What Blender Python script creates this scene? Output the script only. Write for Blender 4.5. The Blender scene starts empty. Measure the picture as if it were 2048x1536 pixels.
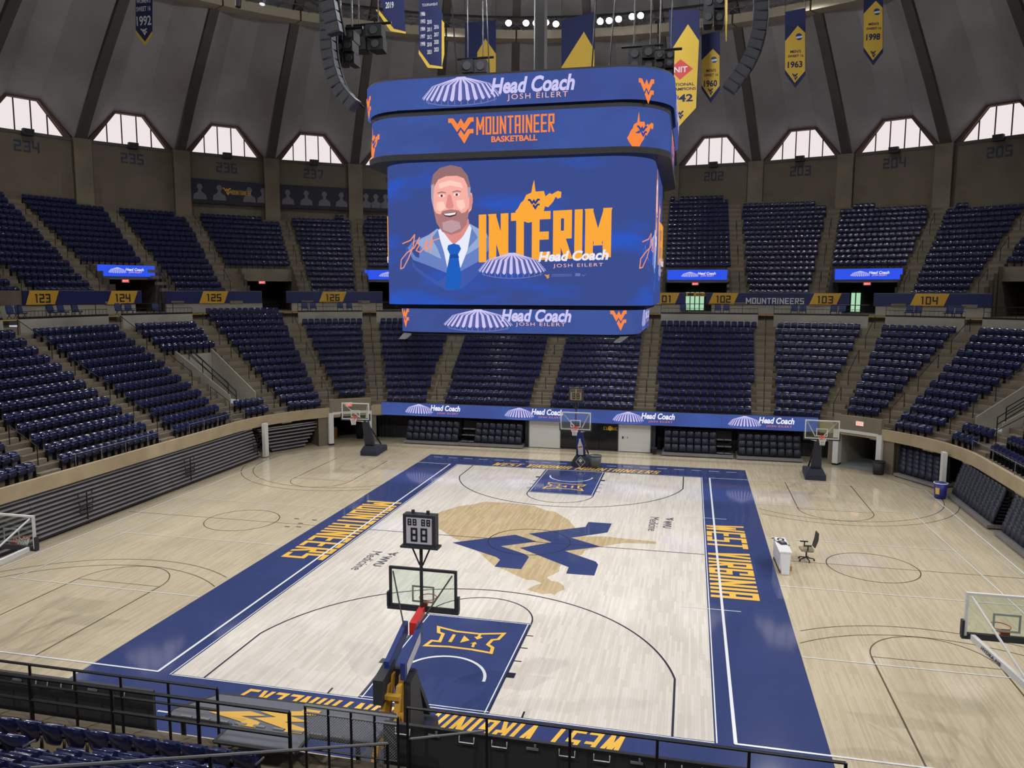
import bpy, math, random
import numpy as np
from mathutils import Vector, Matrix
random.seed(4)
SC = bpy.context.scene
COL = SC.collection
PI = math.pi
R = math.radians
# ------------------------------------------------------------------ camera
CAM = (6.744, -33.22, 11.044)
YAW, PITCH, ROLL, FPX = -0.22344, -0.116576, 0.0033535, 1565.8
def _cam_axes():
    cy, sy, cp, sp = math.cos(YAW), math.sin(YAW), math.cos(PITCH), math.sin(PITCH)
    f = Vector((sy*cp, cy*cp, sp)); r = Vector((cy, -sy, 0)); u = r.cross(f)
    c, s = math.cos(ROLL), math.sin(ROLL)
    return (c*r + s*u, -s*r + c*u, f)
_r, _u, _f = _cam_axes()
cd = bpy.data.cameras.new('camera'); co = bpy.data.objects.new('camera', cd); COL.objects.link(co)
cd.sensor_fit = 'HORIZONTAL'; cd.sensor_width = 36.0; cd.lens = FPX*36.0/2048.0
cd.clip_start = 0.05; cd.clip_end = 400
co.matrix_world = Matrix(((_r.x, _u.x, -_f.x, CAM[0]), (_r.y, _u.y, -_f.y, CAM[1]), (_r.z, _u.z, -_f.z, CAM[2]), (0, 0, 0, 1)))
SC.camera = co
# ------------------------------------------------------------------ world, exposure
wd = bpy.data.worlds.new('overcast'); SC.world = wd; wd.use_nodes = True
wd.node_tree.nodes['Background'].inputs[0].default_value = (0.75, 0.82, 0.95, 1)
wd.node_tree.nodes['Background'].inputs[1].default_value = 0.6
vs = SC.view_settings
vs.view_transform = 'Standard'; vs.look = 'None'; vs.gamma = 1.0; vs.use_curve_mapping = False
vs.exposure = 0.0
# arena floodlights on the catwalk ring: (angle, target)
RING_R, RING_Z = 39.0, 36.0
def spot(name, loc, tgt, watts, size, blend, col=(1.0, 0.985, 0.97), rad=0.35):
    l = bpy.data.lights.new(name, 'SPOT'); l.energy = watts; l.spot_size = R(size); l.spot_blend = blend
    l.color = col; l.shadow_soft_size = rad
    o = bpy.data.objects.new(name, l); COL.objects.link(o); o.location = loc
    o.rotation_euler = (Vector(tgt)-Vector(loc)).to_track_quat('-Z', 'Y').to_euler()
    return o
SPOT_W, SPOT_A = 13500.0, 64
_tg = [(0, 9), (0, -9), (0, 0), (-3, 5), (3, -5), (3, 5), (-3, -5)]
_n = 0
for k in range(14):
    a = R(-3.0 + k*360/14)
    t = _tg[k % 7]
    spot('arena_floodlight', (RING_R*math.sin(a), RING_R*math.cos(a), RING_Z-0.6), (t[0], t[1], 0), SPOT_W, SPOT_A, 1.0)
FILL_W = 3200.0  # wide fill lights added to lift the stands, no fixtures modelled
for k in range(8):
    a = R(22.5 + k*45)
    spot('stand_fill', (38.4*math.sin(a), 38.4*math.cos(a), 35.0), (36*math.sin(a), 36*math.cos(a), 0), FILL_W, 150, 0.6)

for x, y in ((-4, -4), (4, -4), (4, 4), (-4, 4)):      # fill lights added above the scoreboard to brighten the dome
    l = bpy.data.lights.new('dome_fill', 'POINT'); l.energy = 2100.0; l.shadow_soft_size = 0.3; l.color = (0.97, 0.98, 1.0)
    o = bpy.data.objects.new('dome_fill', l); COL.objects.link(o); o.location = (x*.4+.2, y*.4, 26.2)

# ------------------------------------------------------------------ materials
def srgb(r, g=None, b=None):
    if g is None: r, g, b = r
    f = lambda c: (c/255/12.92) if c/255 <= 0.04045 else ((c/255+0.055)/1.055)**2.4
    return (f(r), f(g), f(b), 1)
MATS = {}
def mat(name, col, rough=0.5, metal=0.0, noise=0.0, nscale=8.0, bump=0.0, coat=0.0, spec=0.5, alpha=None, transm=0.0):
    if name in MATS: return MATS[name]
    m = bpy.data.materials.new(name); m.use_nodes = True; nt = m.node_tree; b = nt.nodes['Principled BSDF']
    c = col if len(col) == 4 else (*col, 1)
    b.inputs['Base Color'].default_value = c; b.inputs['Roughness'].default_value = rough; b.inputs['Metallic'].default_value = metal
    b.inputs['Coat Weight'].default_value = coat; b.inputs['Specular IOR Level'].default_value = spec
    b.inputs['Transmission Weight'].default_value = transm
    if noise > 0 or bump > 0:
        tc = nt.nodes.new('ShaderNodeTexCoord'); nz = nt.nodes.new('ShaderNodeTexNoise')
        nz.inputs['Scale'].default_value = nscale; nz.inputs['Detail'].default_value = 5
        nt.links.new(tc.outputs['Object'], nz.inputs['Vector'])
        if noise > 0:
            rp = nt.nodes.new('ShaderNodeMapRange'); rp.inputs[1].default_value = 0.3; rp.inputs[2].default_value = 0.7
            rp.inputs[3].default_value = 1-noise; rp.inputs[4].default_value = 1+noise
            mx = nt.nodes.new('ShaderNodeMix'); mx.data_type = 'RGBA'; mx.blend_type = 'MULTIPLY'; mx.inputs[0].default_value = 1
            cb = nt.nodes.new('ShaderNodeCombineColor')
            nt.links.new(nz.outputs['Fac'], rp.inputs[0])
            for i in range(3): nt.links.new(rp.outputs[0], cb.inputs[i])
            mx.inputs[6].default_value = c; nt.links.new(cb.outputs[0], mx.inputs[7])
            nt.links.new(mx.outputs[2], b.inputs['Base Color'])
        if bump > 0:
            bp = nt.nodes.new('ShaderNodeBump'); bp.inputs['Strength'].default_value = bump; bp.inputs['Distance'].default_value = 0.02
            nt.links.new(nz.outputs['Fac'], bp.inputs['Height']); nt.links.new(bp.outputs[0], b.inputs['Normal'])
    MATS[name] = m; return m
def emit(name, col, strength=1.0, light=False):
    if name in MATS: return MATS[name]
    m = bpy.data.materials.new(name); m.use_nodes = True; nt = m.node_tree; nt.nodes.clear()
    o = nt.nodes.new('ShaderNodeOutputMaterial'); e = nt.nodes.new('ShaderNodeEmission')
    e.inputs[0].default_value = col if len(col) == 4 else (*col, 1); e.inputs[1].default_value = strength
    nt.links.new(e.outputs[0], o.inputs[0])
    m.cycles.emission_sampling = 'AUTO' if light else 'NONE'
    MATS[name] = m; return m
def emit_noise(name, c0, c1, scale=(1, 1, 1), lo=0.45, hi=0.65, strength=1.0):
    m = bpy.data.materials.new(name); m.use_nodes = True; nt = m.node_tree; nt.nodes.clear()
    o = nt.nodes.new('ShaderNodeOutputMaterial'); e = nt.nodes.new('ShaderNodeEmission')
    tc = nt.nodes.new('ShaderNodeTexCoord'); mp = nt.nodes.new('ShaderNodeMapping'); mp.inputs['Scale'].default_value = scale
    nz = nt.nodes.new('ShaderNodeTexNoise'); nz.inputs['Scale'].default_value = 1; nz.inputs['Detail'].default_value = 6
    cr = nt.nodes.new('ShaderNodeValToRGB'); cr.color_ramp.elements[0].position = lo; cr.color_ramp.elements[0].color = c0
    cr.color_ramp.elements[1].position = hi; cr.color_ramp.elements[1].color = c1
    nt.links.new(tc.outputs['Object'], mp.inputs[0]); nt.links.new(mp.outputs[0], nz.inputs[0]); nt.links.new(nz.outputs[0], cr.inputs[0])
    nt.links.new(cr.outputs[0], e.inputs[0]); e.inputs[1].default_value = strength; nt.links.new(e.outputs[0], o.inputs[0])
    m.cycles.emission_sampling = 'AUTO'
    MATS[name] = m; return m
def planks(name, c0, c1, c2, width=0.057, length=1.3, rough=0.07):
    m = bpy.data.materials.new(name); m.use_nodes = True; nt = m.node_tree; b = nt.nodes['Principled BSDF']
    tc = nt.nodes.new('ShaderNodeTexCoord'); mp = nt.nodes.new('ShaderNodeMapping'); mp.inputs['Rotation'].default_value = (0, 0, R(90))
    br = nt.nodes.new('ShaderNodeTexBrick'); br.offset = 0.37; br.offset_frequency = 3; br.squash = 1
    br.inputs['Scale'].default_value = 1; br.inputs['Brick Width'].default_value = length; br.inputs['Row Height'].default_value = width
    br.inputs['Mortar Size'].default_value = 0.0012; br.inputs['Mortar Smooth'].default_value = 0.3; br.inputs['Bias'].default_value = -0.1
    br.inputs['Color1'].default_value = c0; br.inputs['Color2'].default_value = c1; br.inputs['Mortar'].default_value = c2
    nz = nt.nodes.new('ShaderNodeTexNoise'); nz.inputs['Scale'].default_value = 0.35; nz.inputs['Detail'].default_value = 4
    rp = nt.nodes.new('ShaderNodeMapRange'); rp.inputs[3].default_value = 0.9; rp.inputs[4].default_value = 1.08
    mx = nt.nodes.new('ShaderNodeMix'); mx.data_type = 'RGBA'; mx.blend_type = 'MULTIPLY'; mx.inputs[0].default_value = 1
    cb = nt.nodes.new('ShaderNodeCombineColor')
    nt.links.new(tc.outputs['Object'], mp.inputs[0]); nt.links.new(mp.outputs[0], br.inputs[0]); nt.links.new(tc.outputs['Object'], nz.inputs[0])
    nt.links.new(nz.outputs[0], rp.inputs[0])
    for i in range(3): nt.links.new(rp.outputs[0], cb.inputs[i])
    nt.links.new(br.outputs[0], mx.inputs[6]); nt.links.new(cb.outputs[0], mx.inputs[7]); nt.links.new(mx.outputs[2], b.inputs['Base Color'])
    b.inputs['Roughness'].default_value = rough; b.inputs['Specular IOR Level'].default_value = 0.45
    MATS[name] = m; return m
planks('maple_outer', srgb(208, 196, 170), srgb(193, 179, 151), srgb(156, 138, 108), 0.057, 1.4)
planks('maple_inner', srgb(228, 222, 213), srgb(212, 205, 195), srgb(172, 162, 146), 0.085, 1.1)
planks('maple_state', srgb(204, 184, 148), srgb(184, 163, 126), srgb(150, 128, 92), 0.085, 1.1)
mat('court_blue', srgb(60, 72, 120), 0.07, noise=0.05, nscale=0.6)
mat('court_gold', srgb(246, 196, 88), 0.15)
mat('court_white', srgb(232, 236, 240), 0.2)
mat('court_dark_line', srgb(44, 46, 66), 0.2)
mat('thin_line', srgb(96, 84, 66), 0.2)
mat('grey_print', srgb(92, 92, 104), 0.2)
mat('concrete', srgb(132, 123, 106), 0.85, noise=0.12, nscale=0.7)
mat('stand_concrete', srgb(118, 108, 92), 0.85, noise=0.14, nscale=1.2)
mat('wall_concrete', srgb(122, 113, 98), 0.9, noise=0.10, nscale=0.5)
mat('pale_concrete', srgb(168, 164, 152), 0.85, noise=0.10, nscale=0.8)
mat('lip_concrete', srgb(176, 160, 130), 0.8, noise=0.10, nscale=0.8)
mat('dome_concrete', srgb(186, 183, 186), 0.9, noise=0.16, nscale=0.22)
mat('rib_concrete', srgb(104, 100, 98), 0.9, noise=0.10, nscale=0.5)
mat('frame_brown', srgb(112, 88, 78), 0.8)
mat('beige_steel', srgb(196, 186, 164), 0.7)
mat('grey_steel', srgb(120, 120, 122), 0.5)
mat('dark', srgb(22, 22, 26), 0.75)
mat('black', srgb(16, 16, 19), 0.5)
mat('black_metal', srgb(22, 22, 25), 0.4, metal=0.3)
mat('charcoal', srgb(46, 48, 54), 0.6)
mat('dark_curtain', srgb(56, 56, 60), 0.9, noise=0.1, nscale=3)
mat('seat_blue', srgb(31, 39, 80), 0.13, spec=0.7)
mat('chair_blue', srgb(40, 56, 104), 0.6)
mat('seat_arm', srgb(96, 98, 104), 0.45)
mat('bleacher_chair', srgb(46, 50, 68), 0.5)
mat('sign_navy', srgb(28, 40, 96), 0.45)
mat('sign_gold', srgb(222, 172, 52), 0.45)
mat('sign_white', srgb(216, 220, 228), 0.5)
mat('sign_text', srgb(26, 24, 40), 0.5)
mat('white_paint', srgb(222, 222, 218), 0.5)
mat('white_plastic', srgb(228, 230, 234), 0.35)
mat('bench_grey', srgb(132, 130, 132), 0.5, noise=0.06, nscale=2)
mat('bench_dark', srgb(40, 40, 44), 0.6)
mat('pad_navy', srgb(44, 50, 68), 0.6)
mat('pad_blue', srgb(38, 58, 122), 0.5)
mat('rim_orange', srgb(214, 74, 44), 0.4)
mat('red', srgb(206, 52, 52), 0.5)
mat('net', srgb(232, 232, 232), 0.8)
mat('gold_metal', srgb(196, 150, 52), 0.45)
mat('glass_pane', (0.86, 0.95, 0.90), 0.02, transm=1.0)
mat('banner_gold', srgb(220, 184, 74), 0.8)
mat('banner_navy', srgb(36, 44, 88), 0.8)
mat('speaker_grey', srgb(42, 47, 58), 0.6)
mat('number_blue', srgb(62, 70, 92), 0.7)
mat('wood_panel', srgb(176, 130, 74), 0.5, noise=0.1, nscale=2)
mat('mesh_chair', srgb(58, 60, 58), 0.7)
mat('seat_fabric', srgb(150, 138, 116), 0.85)
mat('bin_blue', srgb(44, 56, 150), 0.45)
mat('bin_grey', srgb(88, 96, 98), 0.5)
mat('floor_grey', srgb(150, 158, 162), 0.6)
# ------------------------------------------------------------------ mesh helpers
class MB:
    def __init__(s): s.v = []; s.f = []
    def add(s, vs, fs):
        n = len(s.v); s.v += [tuple(p) for p in vs]; s.f += [tuple(i+n for i in f) for f in fs]; return s
    def box(s, c, d, rz=0.0, rx=0.0):
        x, y, z = d[0]/2, d[1]/2, d[2]/2
        pts = [Vector((a*x, b*y, e*z)) for e in (-1, 1) for a, b in ((-1, -1), (1, -1), (1, 1), (-1, 1))]
        if rx: pts = [Matrix.Rotation(rx, 3, 'X') @ p for p in pts]
        if rz: pts = [Matrix.Rotation(rz, 3, 'Z') @ p for p in pts]
        pts = [p+Vector(c) for p in pts]
        return s.add(pts, [(3, 2, 1, 0), (4, 5, 6, 7), (0, 1, 5, 4), (1, 2, 6, 5), (2, 3, 7, 6), (3, 0, 4, 7)])
    def span(s, a, b):
        return s.box([(a[i]+b[i])/2 for i in range(3)], [abs(b[i]-a[i]) for i in range(3)])
    def quad(s, a, b, c, d): return s.add([a, b, c, d], [(0, 1, 2, 3)])
    def hexa(s, bot, top):
        return s.add(list(bot)+list(top), [(3, 2, 1, 0), (4, 5, 6, 7), (0, 1, 5, 4), (1, 2, 6, 5), (2, 3, 7, 6), (3, 0, 4, 7)])
    def tube(s, p0, p1, r0, r1=None, n=8, cap=True):
        r1 = r0 if r1 is None else r1
        p0, p1 = Vector(p0), Vector(p1); d = (p1-p0)
        if d.length < 1e-6: return s
        d.normalize(); a = d.orthogonal().normalized(); b = d.cross(a)
        vs = []
        for p, r in ((p0, r0), (p1, r1)):
            for k in range(n):
                t = 2*PI*k/n; vs.append(p+r*(math.cos(t)*a+math.sin(t)*b))
        fs = [(k, (k+1) % n, n+(k+1) % n, n+k) for k in range(n)]
        if cap: fs += [tuple(range(n))[::-1], tuple(range(n, 2*n))]
        return s.add(vs, fs)
    def path(s, pts, r, n=6, closed=False):
        pts = [Vector(p) for p in pts]; m = len(pts); vs = []; prev = None
        for i in range(m):
            d = (pts[(i+1) % m]-pts[i-1]) if closed or 0 < i < m-1 else (pts[1]-pts[0] if i == 0 else pts[-1]-pts[-2])
            d.normalize()
            if prev is None: a = d.orthogonal().normalized()
            else:
                a = prev-d*prev.dot(d)
                a = a.normalized() if a.length > 1e-6 else d.orthogonal().normalized()
            prev = a; b = d.cross(a)
            for k in range(n):
                t = 2*PI*k/n; vs.append(pts[i]+r*(math.cos(t)*a+math.sin(t)*b))
        fs = []
        for i in range(m if closed else m-1):
            j = (i+1) % m
            for k in range(n): fs.append((i*n+k, i*n+(k+1) % n, j*n+(k+1) % n, j*n+k))
        if not closed: fs += [tuple(range(n))[::-1], tuple(range((m-1)*n, m*n))]
        return s.add(vs, fs)
    def lathe(s, prof, c=(0, 0, 0), n=16, ang=2*PI):
        vs = []; m = len(prof)
        for k in range(n):
            t = ang*k/n
            for r, z in prof: vs.append((c[0]+r*math.cos(t), c[1]+r*math.sin(t), c[2]+z))
        fs = [(k*m+i, ((k+1) % n)*m+i, ((k+1) % n)*m+i+1, k*m+i+1) for k in range(n) for i in range(m-1)]
        return s.add(vs, fs)
    def prism(s, poly, o, ux, uy, th):
        o, ux, uy = Vector(o), Vector(ux), Vector(uy); nn = ux.cross(uy).normalized()
        n = len(poly)
        ar = sum(poly[i][0]*poly[(i+1) % n][1]-poly[(i+1) % n][0]*poly[i][1] for i in range(n))
        if ar < 0: poly = poly[::-1]
        a = [o+ux*p[0]+uy*p[1] for p in poly]; b = [p+nn*th for p in a]
        return s.add(a+b, [tuple(range(n))[::-1], tuple(range(n, 2*n))]+[(i, (i+1) % n, n+(i+1) % n, n+i) for i in range(n)])
    def flat(s, polys, o, ux, uy, off=0.0, stag=0.0003):
        o, ux, uy = Vector(o), Vector(ux), Vector(uy); n0 = ux.cross(uy).normalized()
        for ip, poly in enumerate(polys):
            nn = n0*(off+stag*(ip % 5))
            n = len(poly)
            ar = sum(poly[i][0]*poly[(i+1) % n][1]-poly[(i+1) % n][0]*poly[i][1] for i in range(n))
            if ar < 0: poly = poly[::-1]
            s.add([o+ux*p[0]+uy*p[1]+nn for p in poly], [tuple(range(n))])
        return s
    def mesh(s, name, material=None, smooth=False):
        me = bpy.data.meshes.new(name); me.from_pydata([tuple(p) for p in s.v], [], s.f); me.update()
        if smooth: me.polygons.foreach_set('use_smooth', [True]*len(me.polygons))
        if material: me.materials.append(MATS[material] if isinstance(material, str) else material)
        return me
def tag(o, label=None, cat=None, group=None, kind=None):
    if label: o['label'] = label
    if cat: o['category'] = cat
    if group: o['group'] = group
    if kind: o['kind'] = kind
    return o
def obj(name, mb, material, parent=None, smooth=False, world=False):
    me = mb if isinstance(mb, bpy.types.Mesh) else mb.mesh(name, material, smooth)
    o = bpy.data.objects.new(name, me); COL.objects.link(o)
    if parent:
        o.parent = parent
        if world: o.matrix_parent_inverse = parent_world(parent).inverted()
    return o
def parent_world(p):
    m = p.matrix_basis.copy()
    if p.parent: m = parent_world(p.parent) @ p.matrix_parent_inverse @ m
    return m
def thing(name, label, cat, loc=(0, 0, 0), rz=0.0, group=None, kind=None):
    o = bpy.data.objects.new(name, None); COL.objects.link(o); o.location = loc; o.rotation_euler = (0, 0, rz); o.empty_display_size = 0.2
    return tag(o, label, cat, group, kind)
def wpart(name, mb, material, parent, smooth=False): return obj(name, mb, material, parent, smooth, world=True)
def struct(name, mb, material, label=None, smooth=False):
    o = obj(name, mb, material, None, smooth); o['kind'] = 'structure'
    if label: o['label'] = label
    return o
def kids(o): return [c for c in bpy.data.objects if c.parent == o]
# ------------------------------------------------------------------ lettering
STROKES = {
 'A': [[(0, 0), (0, 1), (1, 1), (1, 0)], [(0, .45), (1, .45)]], 'B': [[(0, 0), (0, 1), (1, 1), (1, 0), (0, 0)], [(0, .5), (1, .5)]],
 'C': [[(1, 1), (0, 1), (0, 0), (1, 0)]], 'D': [[(0, 0), (0, 1), (1, 1), (1, 0), (0, 0)]],
 'E': [[(1, 1), (0, 1), (0, 0), (1, 0)], [(0, .5), (.85, .5)]], 'F': [[(1, 1), (0, 1), (0, 0)], [(0, .5), (.8, .5)]],
 'G': [[(1, .78), (1, 1), (0, 1), (0, 0), (1, 0), (1, .45), (.5, .45)]], 'H': [[(0, 0), (0, 1)], [(1, 0), (1, 1)], [(0, .5), (1, .5)]],
 'I': [[(.5, 0), (.5, 1)]], 'J': [[(1, 1), (1, 0), (0, 0), (0, .25)]], 'K': [[(0, 0), (0, 1)], [(.05, .45), (1, 1)], [(.05, .55), (1, 0)]],
 'L': [[(0, 1), (0, 0), (1, 0)]], 'M': [[(0, 0), (0, 1)], [(1, 0), (1, 1)], [(0, 1), (.5, .3)], [(.5, .3), (1, 1)]],
 'N': [[(0, 0), (0, 1)], [(1, 0), (1, 1)], [(0, 1), (1, 0)]], 'O': [[(0, 0), (0, 1), (1, 1), (1, 0), (0, 0)]],
 'P': [[(0, 0), (0, 1), (1, 1), (1, .48), (0, .48)]], 'R': [[(0, 0), (0, 1), (1, 1), (1, .5), (0, .5)], [(.3, .5), (1, 0)]],
 'S': [[(1, 1), (0, 1), (0, .5), (1, .5), (1, 0), (0, 0)]], 'T': [[(0, 1), (1, 1)], [(.5, 1), (.5, 0)]],
 'U': [[(0, 1), (0, 0), (1, 0), (1, 1)]], 'V': [[(0, 1), (.5, 0)], [(.5, 0), (1, 1)]],
 'W': [[(0, 1), (.22, 0)], [(.22, 0), (.5, .75)], [(.5, .75), (.78, 0)], [(.78, 0), (1, 1)]], 'X': [[(0, 0), (1, 1)], [(0, 1), (1, 0)]],
 'Y': [[(0, 1), (.5, .45)], [(1, 1), (.5, .45)], [(.5, .45), (.5, 0)]],
 '0': [[(0, 0), (0, 1), (1, 1), (1, 0), (0, 0)]], '1': [[(.6, 0), (.6, 1), (.2, 1)]], '2': [[(0, 1), (1, 1), (1, .5), (0, .5), (0, 0), (1, 0)]],
 '3': [[(0, 1), (1, 1), (1, 0), (0, 0)], [(.25, .5), (1, .5)]], '4': [[(0, 1), (0, .45), (1, .45)], [(1, 1), (1, 0)]],
 '5': [[(1, 1), (0, 1), (0, .5), (1, .5), (1, 0), (0, 0)]], '6': [[(1, 1), (0, 1), (0, 0), (1, 0), (1, .5), (0, .5)]],
 '7': [[(0, 1), (1, 1), (1, .6), (.4, 0)]], '8': [[(0, 0), (0, 1), (1, 1), (1, 0), (0, 0)], [(0, .5), (1, .5)]],
 '9': [[(0, 0), (1, 0), (1, 1), (0, 1), (0, .5), (1, .5)]], '-': [[(0, .5), (1, .5)]], "'": [[(.5, 1), (.5, .8)]],
}
WID = {'I': .42, 'W': 1.45, 'M': 1.35, '1': .7, "'": .3, ' ': .55, 'N': 1.08}
def block(txt, width, height, th=0.26, gap=0.28, slant=0.0):
    """chunky athletic capitals: list of 2D polygons filling width x height (origin at the lower left)"""
    tot = sum(WID.get(c, 1) for c in txt)+gap*(len(txt)-1)
    u = width/tot; polys = []; x = 0.0; tx = th*u; ty = min(th*u*1.0, height*0.2)
    for ch in txt:
        w = WID.get(ch, 1)*u
        if ch != ' ':
            ix, iw, ih = x+tx/2, max(w-tx, 1e-4), height-ty
            if ch == 'I': ix, iw = x+w/2, 0
            for line in STROKES.get(ch, []):
                P = [(ix+iw*p[0], ty/2+ih*p[1]) for p in line]
                for a, b in zip(P[:-1], P[1:]):
                    if abs(a[0]-b[0]) < 1e-6:
                        y0, y1 = sorted((a[1], b[1])); q = [(a[0]-tx/2, y0-ty/2), (a[0]+tx/2, y0-ty/2), (a[0]+tx/2, y1+ty/2), (a[0]-tx/2, y1+ty/2)]
                    elif abs(a[1]-b[1]) < 1e-6:
                        x0, x1 = sorted((a[0], b[0])); q = [(x0-tx/2, a[1]-ty/2), (x1+tx/2, a[1]-ty/2), (x1+tx/2, a[1]+ty/2), (x0-tx/2, a[1]+ty/2)]
                    else:
                        if a[1] > b[1]: a, b = b, a
                        e = ty/2*(b[0]-a[0])/(b[1]-a[1])
                        a2 = (a[0]-e*0.6, a[1]-ty/2); b2 = (b[0]+e*0.6, b[1]+ty/2)
                        q = [(a2[0]-tx/2, a2[1]), (a2[0]+tx/2, a2[1]), (b2[0]+tx/2, b2[1]), (b2[0]-tx/2, b2[1])]
                    polys.append([(p[0]+slant*p[1], p[1]) for p in q])
        x += w+gap*u
    return polys
_TC = {}
_TS = bpy.data.scenes.new('lettering_bench')
def fonttext(txt, width, shear=0.0, bold=0.0, height=None, spacing=1.0):
    """built-in font outlines as filled triangles, scaled to the given width; returns (verts2d, faces, height)"""
    key = (txt, shear, bold, spacing)
    if key not in _TC:
        cu = bpy.data.curves.new('t', 'FONT'); cu.body = txt; cu.size = 1; cu.shear = shear; cu.offset = bold; cu.fill_mode = 'FRONT'; cu.resolution_u = 3
        cu.space_character = spacing
        o = bpy.data.objects.new('t', cu); _TS.collection.objects.link(o)
        _TS.view_layers[0].update(); dg = _TS.view_layers[0].depsgraph
        me = o.evaluated_get(dg).to_mesh()
        v = np.array([p.co[:2] for p in me.vertices]); f = [tuple(p.vertices) for p in me.polygons]
        o.evaluated_get(dg).to_mesh_clear(); bpy.data.objects.remove(o); bpy.data.curves.remove(cu)
        v = v-v.min(0); _TC[key] = (v, f)
    v, f = _TC[key]; s = width/v[:, 0].max(); sy = s if height is None else height/v[:, 1].max()
    return v*np.array([s, sy]), f, v[:, 1].max()*sy
def put_text(mb, txt, o, ux, uy, width, off=0.0, center=False, **k):
    v, f, h = fonttext(txt, width, **k); o, ux, uy = Vector(o), Vector(ux), Vector(uy); nn = ux.cross(uy).normalized()*off
    cx, cy = (width/2, h/2) if center else (0, 0)
    mb.add([o+ux*float(a-cx)+uy*float(b-cy)+nn for a, b in v], f); return h
# camera rays, to lay the place out in metres from measurements
def ray(u, v): return _r*((u-1024)/FPX)+_u*((768-v)/FPX)+_f
def ptY(u, v, y): d = ray(u, v); return Vector(CAM)+d*((y-CAM[1])/d.y)
def ptX(u, v, x): d = ray(u, v); return Vector(CAM)+d*((x-CAM[0])/d.x)
def ptZ(u, v, z=0.0): d = ray(u, v); return Vector(CAM)+d*((z-CAM[2])/d.z)
# ------------------------------------------------------------------ the emblem shapes (traced flat, upright)
def _c4(x, y): p = ptZ(500+x*.50781, 900+y*.50781); return (-p.y, p.x)
WV_A = [_c4(*p) for p in ((797, 365), (1045, 334), (1130, 361), (988, 379), (1080, 409), (1099, 421), (1068, 470), (963, 460), (985, 433), (970, 422))]
WV_B = [_c4(*p) for p in ((1098, 330), (1322, 303), (1332, 284), (1425, 290), (1408, 325), (1265, 346), (1382, 381), (1240, 398), (1362, 440), (1371, 452), (1356, 495), (1245, 487), (1255, 462), (1062, 386), (1188, 364))]
STATE = [_c4(*p) for p in ((712, 268), (745, 245), (790, 232), (820, 222), (880, 214), (925, 204), (1000, 207), (1040, 210), (1120, 220), (1165, 238), (1200, 243), (1225, 258), (1255, 275), (1275, 300), (1290, 318), (1300, 340), (1400, 341), (1480, 350), (1540, 355), (1600, 362), (1600, 370), (1550, 369), (1480, 366), (1430, 372), (1385, 381), (1320, 395), (1308, 412), (1262, 430), (1222, 455), (1216, 480), (1195, 490), (1168, 502), (1185, 515), (1215, 520), (1235, 535), (1240, 550), (1210, 560), (1200, 572), (1185, 565), (1150, 568), (1130, 562), (1090, 550), (1118, 535), (1150, 525), (1120, 512), (1090, 512), (1040, 490), (1010, 475), (960, 455), (930, 430), (905, 405), (880, 388), (850, 370), (800, 345), (760, 320), (735, 305), (718, 290))]
STATE2 = [(993, -622), (1001, -685), (1046, -683), (1055, -712), (1076, -695), (1090, -701), (1120, -684), (1140, -690), (1138, -720), (1120, -726), (1110, -714), (1096, -742), (1070, -770), (1052, -765), (1046, -792), (1022, -815), (1004, -842), (962, -852), (935, -842), (906, -812), (890, -790), (906, -772), (920, -745), (937, -730), (950, -702), (978, -690), (985, -650)]
def _norm(polys):
    a = np.array([p for q in polys for p in q]); lo, hi = a.min(0), a.max(0); w = hi[0]-lo[0]
    return [[((p[0]-lo[0])/w, (p[1]-lo[1])/w) for p in q] for q in polys], float((hi[1]-lo[1])/w)
WVN, WVH = _norm([WV_A, WV_B])
STN, STH = _norm([STATE2])
def emblem(polys, width, hh=None, base=None):
    sy = width if hh is None else hh/base
    return [[(p[0]*width, p[1]*sy) for p in q] for q in polys]
# ================================================================== FLOOR
fl = MB(); fl.quad((-40, -40, 0), (40, -40, 0), (40, 40, 0), (-40, 40, 0))
floor = struct('floor', fl, 'maple_outer', 'glossy maple basketball floor with painted court markings')
HL, HW, KW = 14.325, 7.62, 1.83
def mark(name, polys, z, material, label=None):
    mb = MB(); mb.flat(polys, (0, 0, 0), (1, 0, 0), (0, 1, 0), z); o = obj(name, mb, material, floor)
    if label: o['label'] = label
    return o
def rect(x0, y0, x1, y1): return [(x0, y0), (x1, y0), (x1, y1), (x0, y1)]
def ring(c, r, w, a0=0, a1=360, n=48):
    out = []
    for k in range(n):
        a, b = R(a0+(a1-a0)*k/n), R(a0+(a1-a0)*(k+1)/n)
        out.append([(c[0]+q*math.cos(t), c[1]+q*math.sin(t)) for q, t in ((r-w/2, a), (r+w/2, a), (r+w/2, b), (r-w/2, b))])
    return out
def line(a, b, w):
    d = Vector((b[0]-a[0], b[1]-a[1])); n = Vector((-d.y, d.x)).normalized()*w/2
    return [(a[0]+n.x, a[1]+n.y), (a[0]-n.x, a[1]-n.y), (b[0]-n.x, b[1]-n.y), (b[0]+n.x, b[1]+n.y)]
mark('border_paint', [rect(-10.35, -17.0, -HW, 17.0), rect(HW, -17.0, 10.35, 17.0), rect(-HW, HL, HW, 17.0), rect(-HW, -17.0, HW, -HL)], 0.002, 'court_blue', 'dark blue painted border around the main court')
mark('inner_court', [rect(-HW, -HL, HW, HL)], 0.002, 'maple_inner', 'bleached pale maple of the main court')
mark('key_paint', [rect(-KW, -HL, KW, -8.535)], 0.005, 'court_blue'); mark('key_paint', [rect(-KW, 8.535, KW, HL)], 0.005, 'court_blue')
mark('state_silhouette', [[(p[1], -p[0]) for p in STATE]], 0.004, 'maple_state', 'tan state outline stained into the court centre')
mark('center_emblem', [[(p[1], -p[0]) for p in q] for q in (WV_A, WV_B)], 0.007, 'court_blue', 'large blue interlocked letters at centre court')
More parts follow.
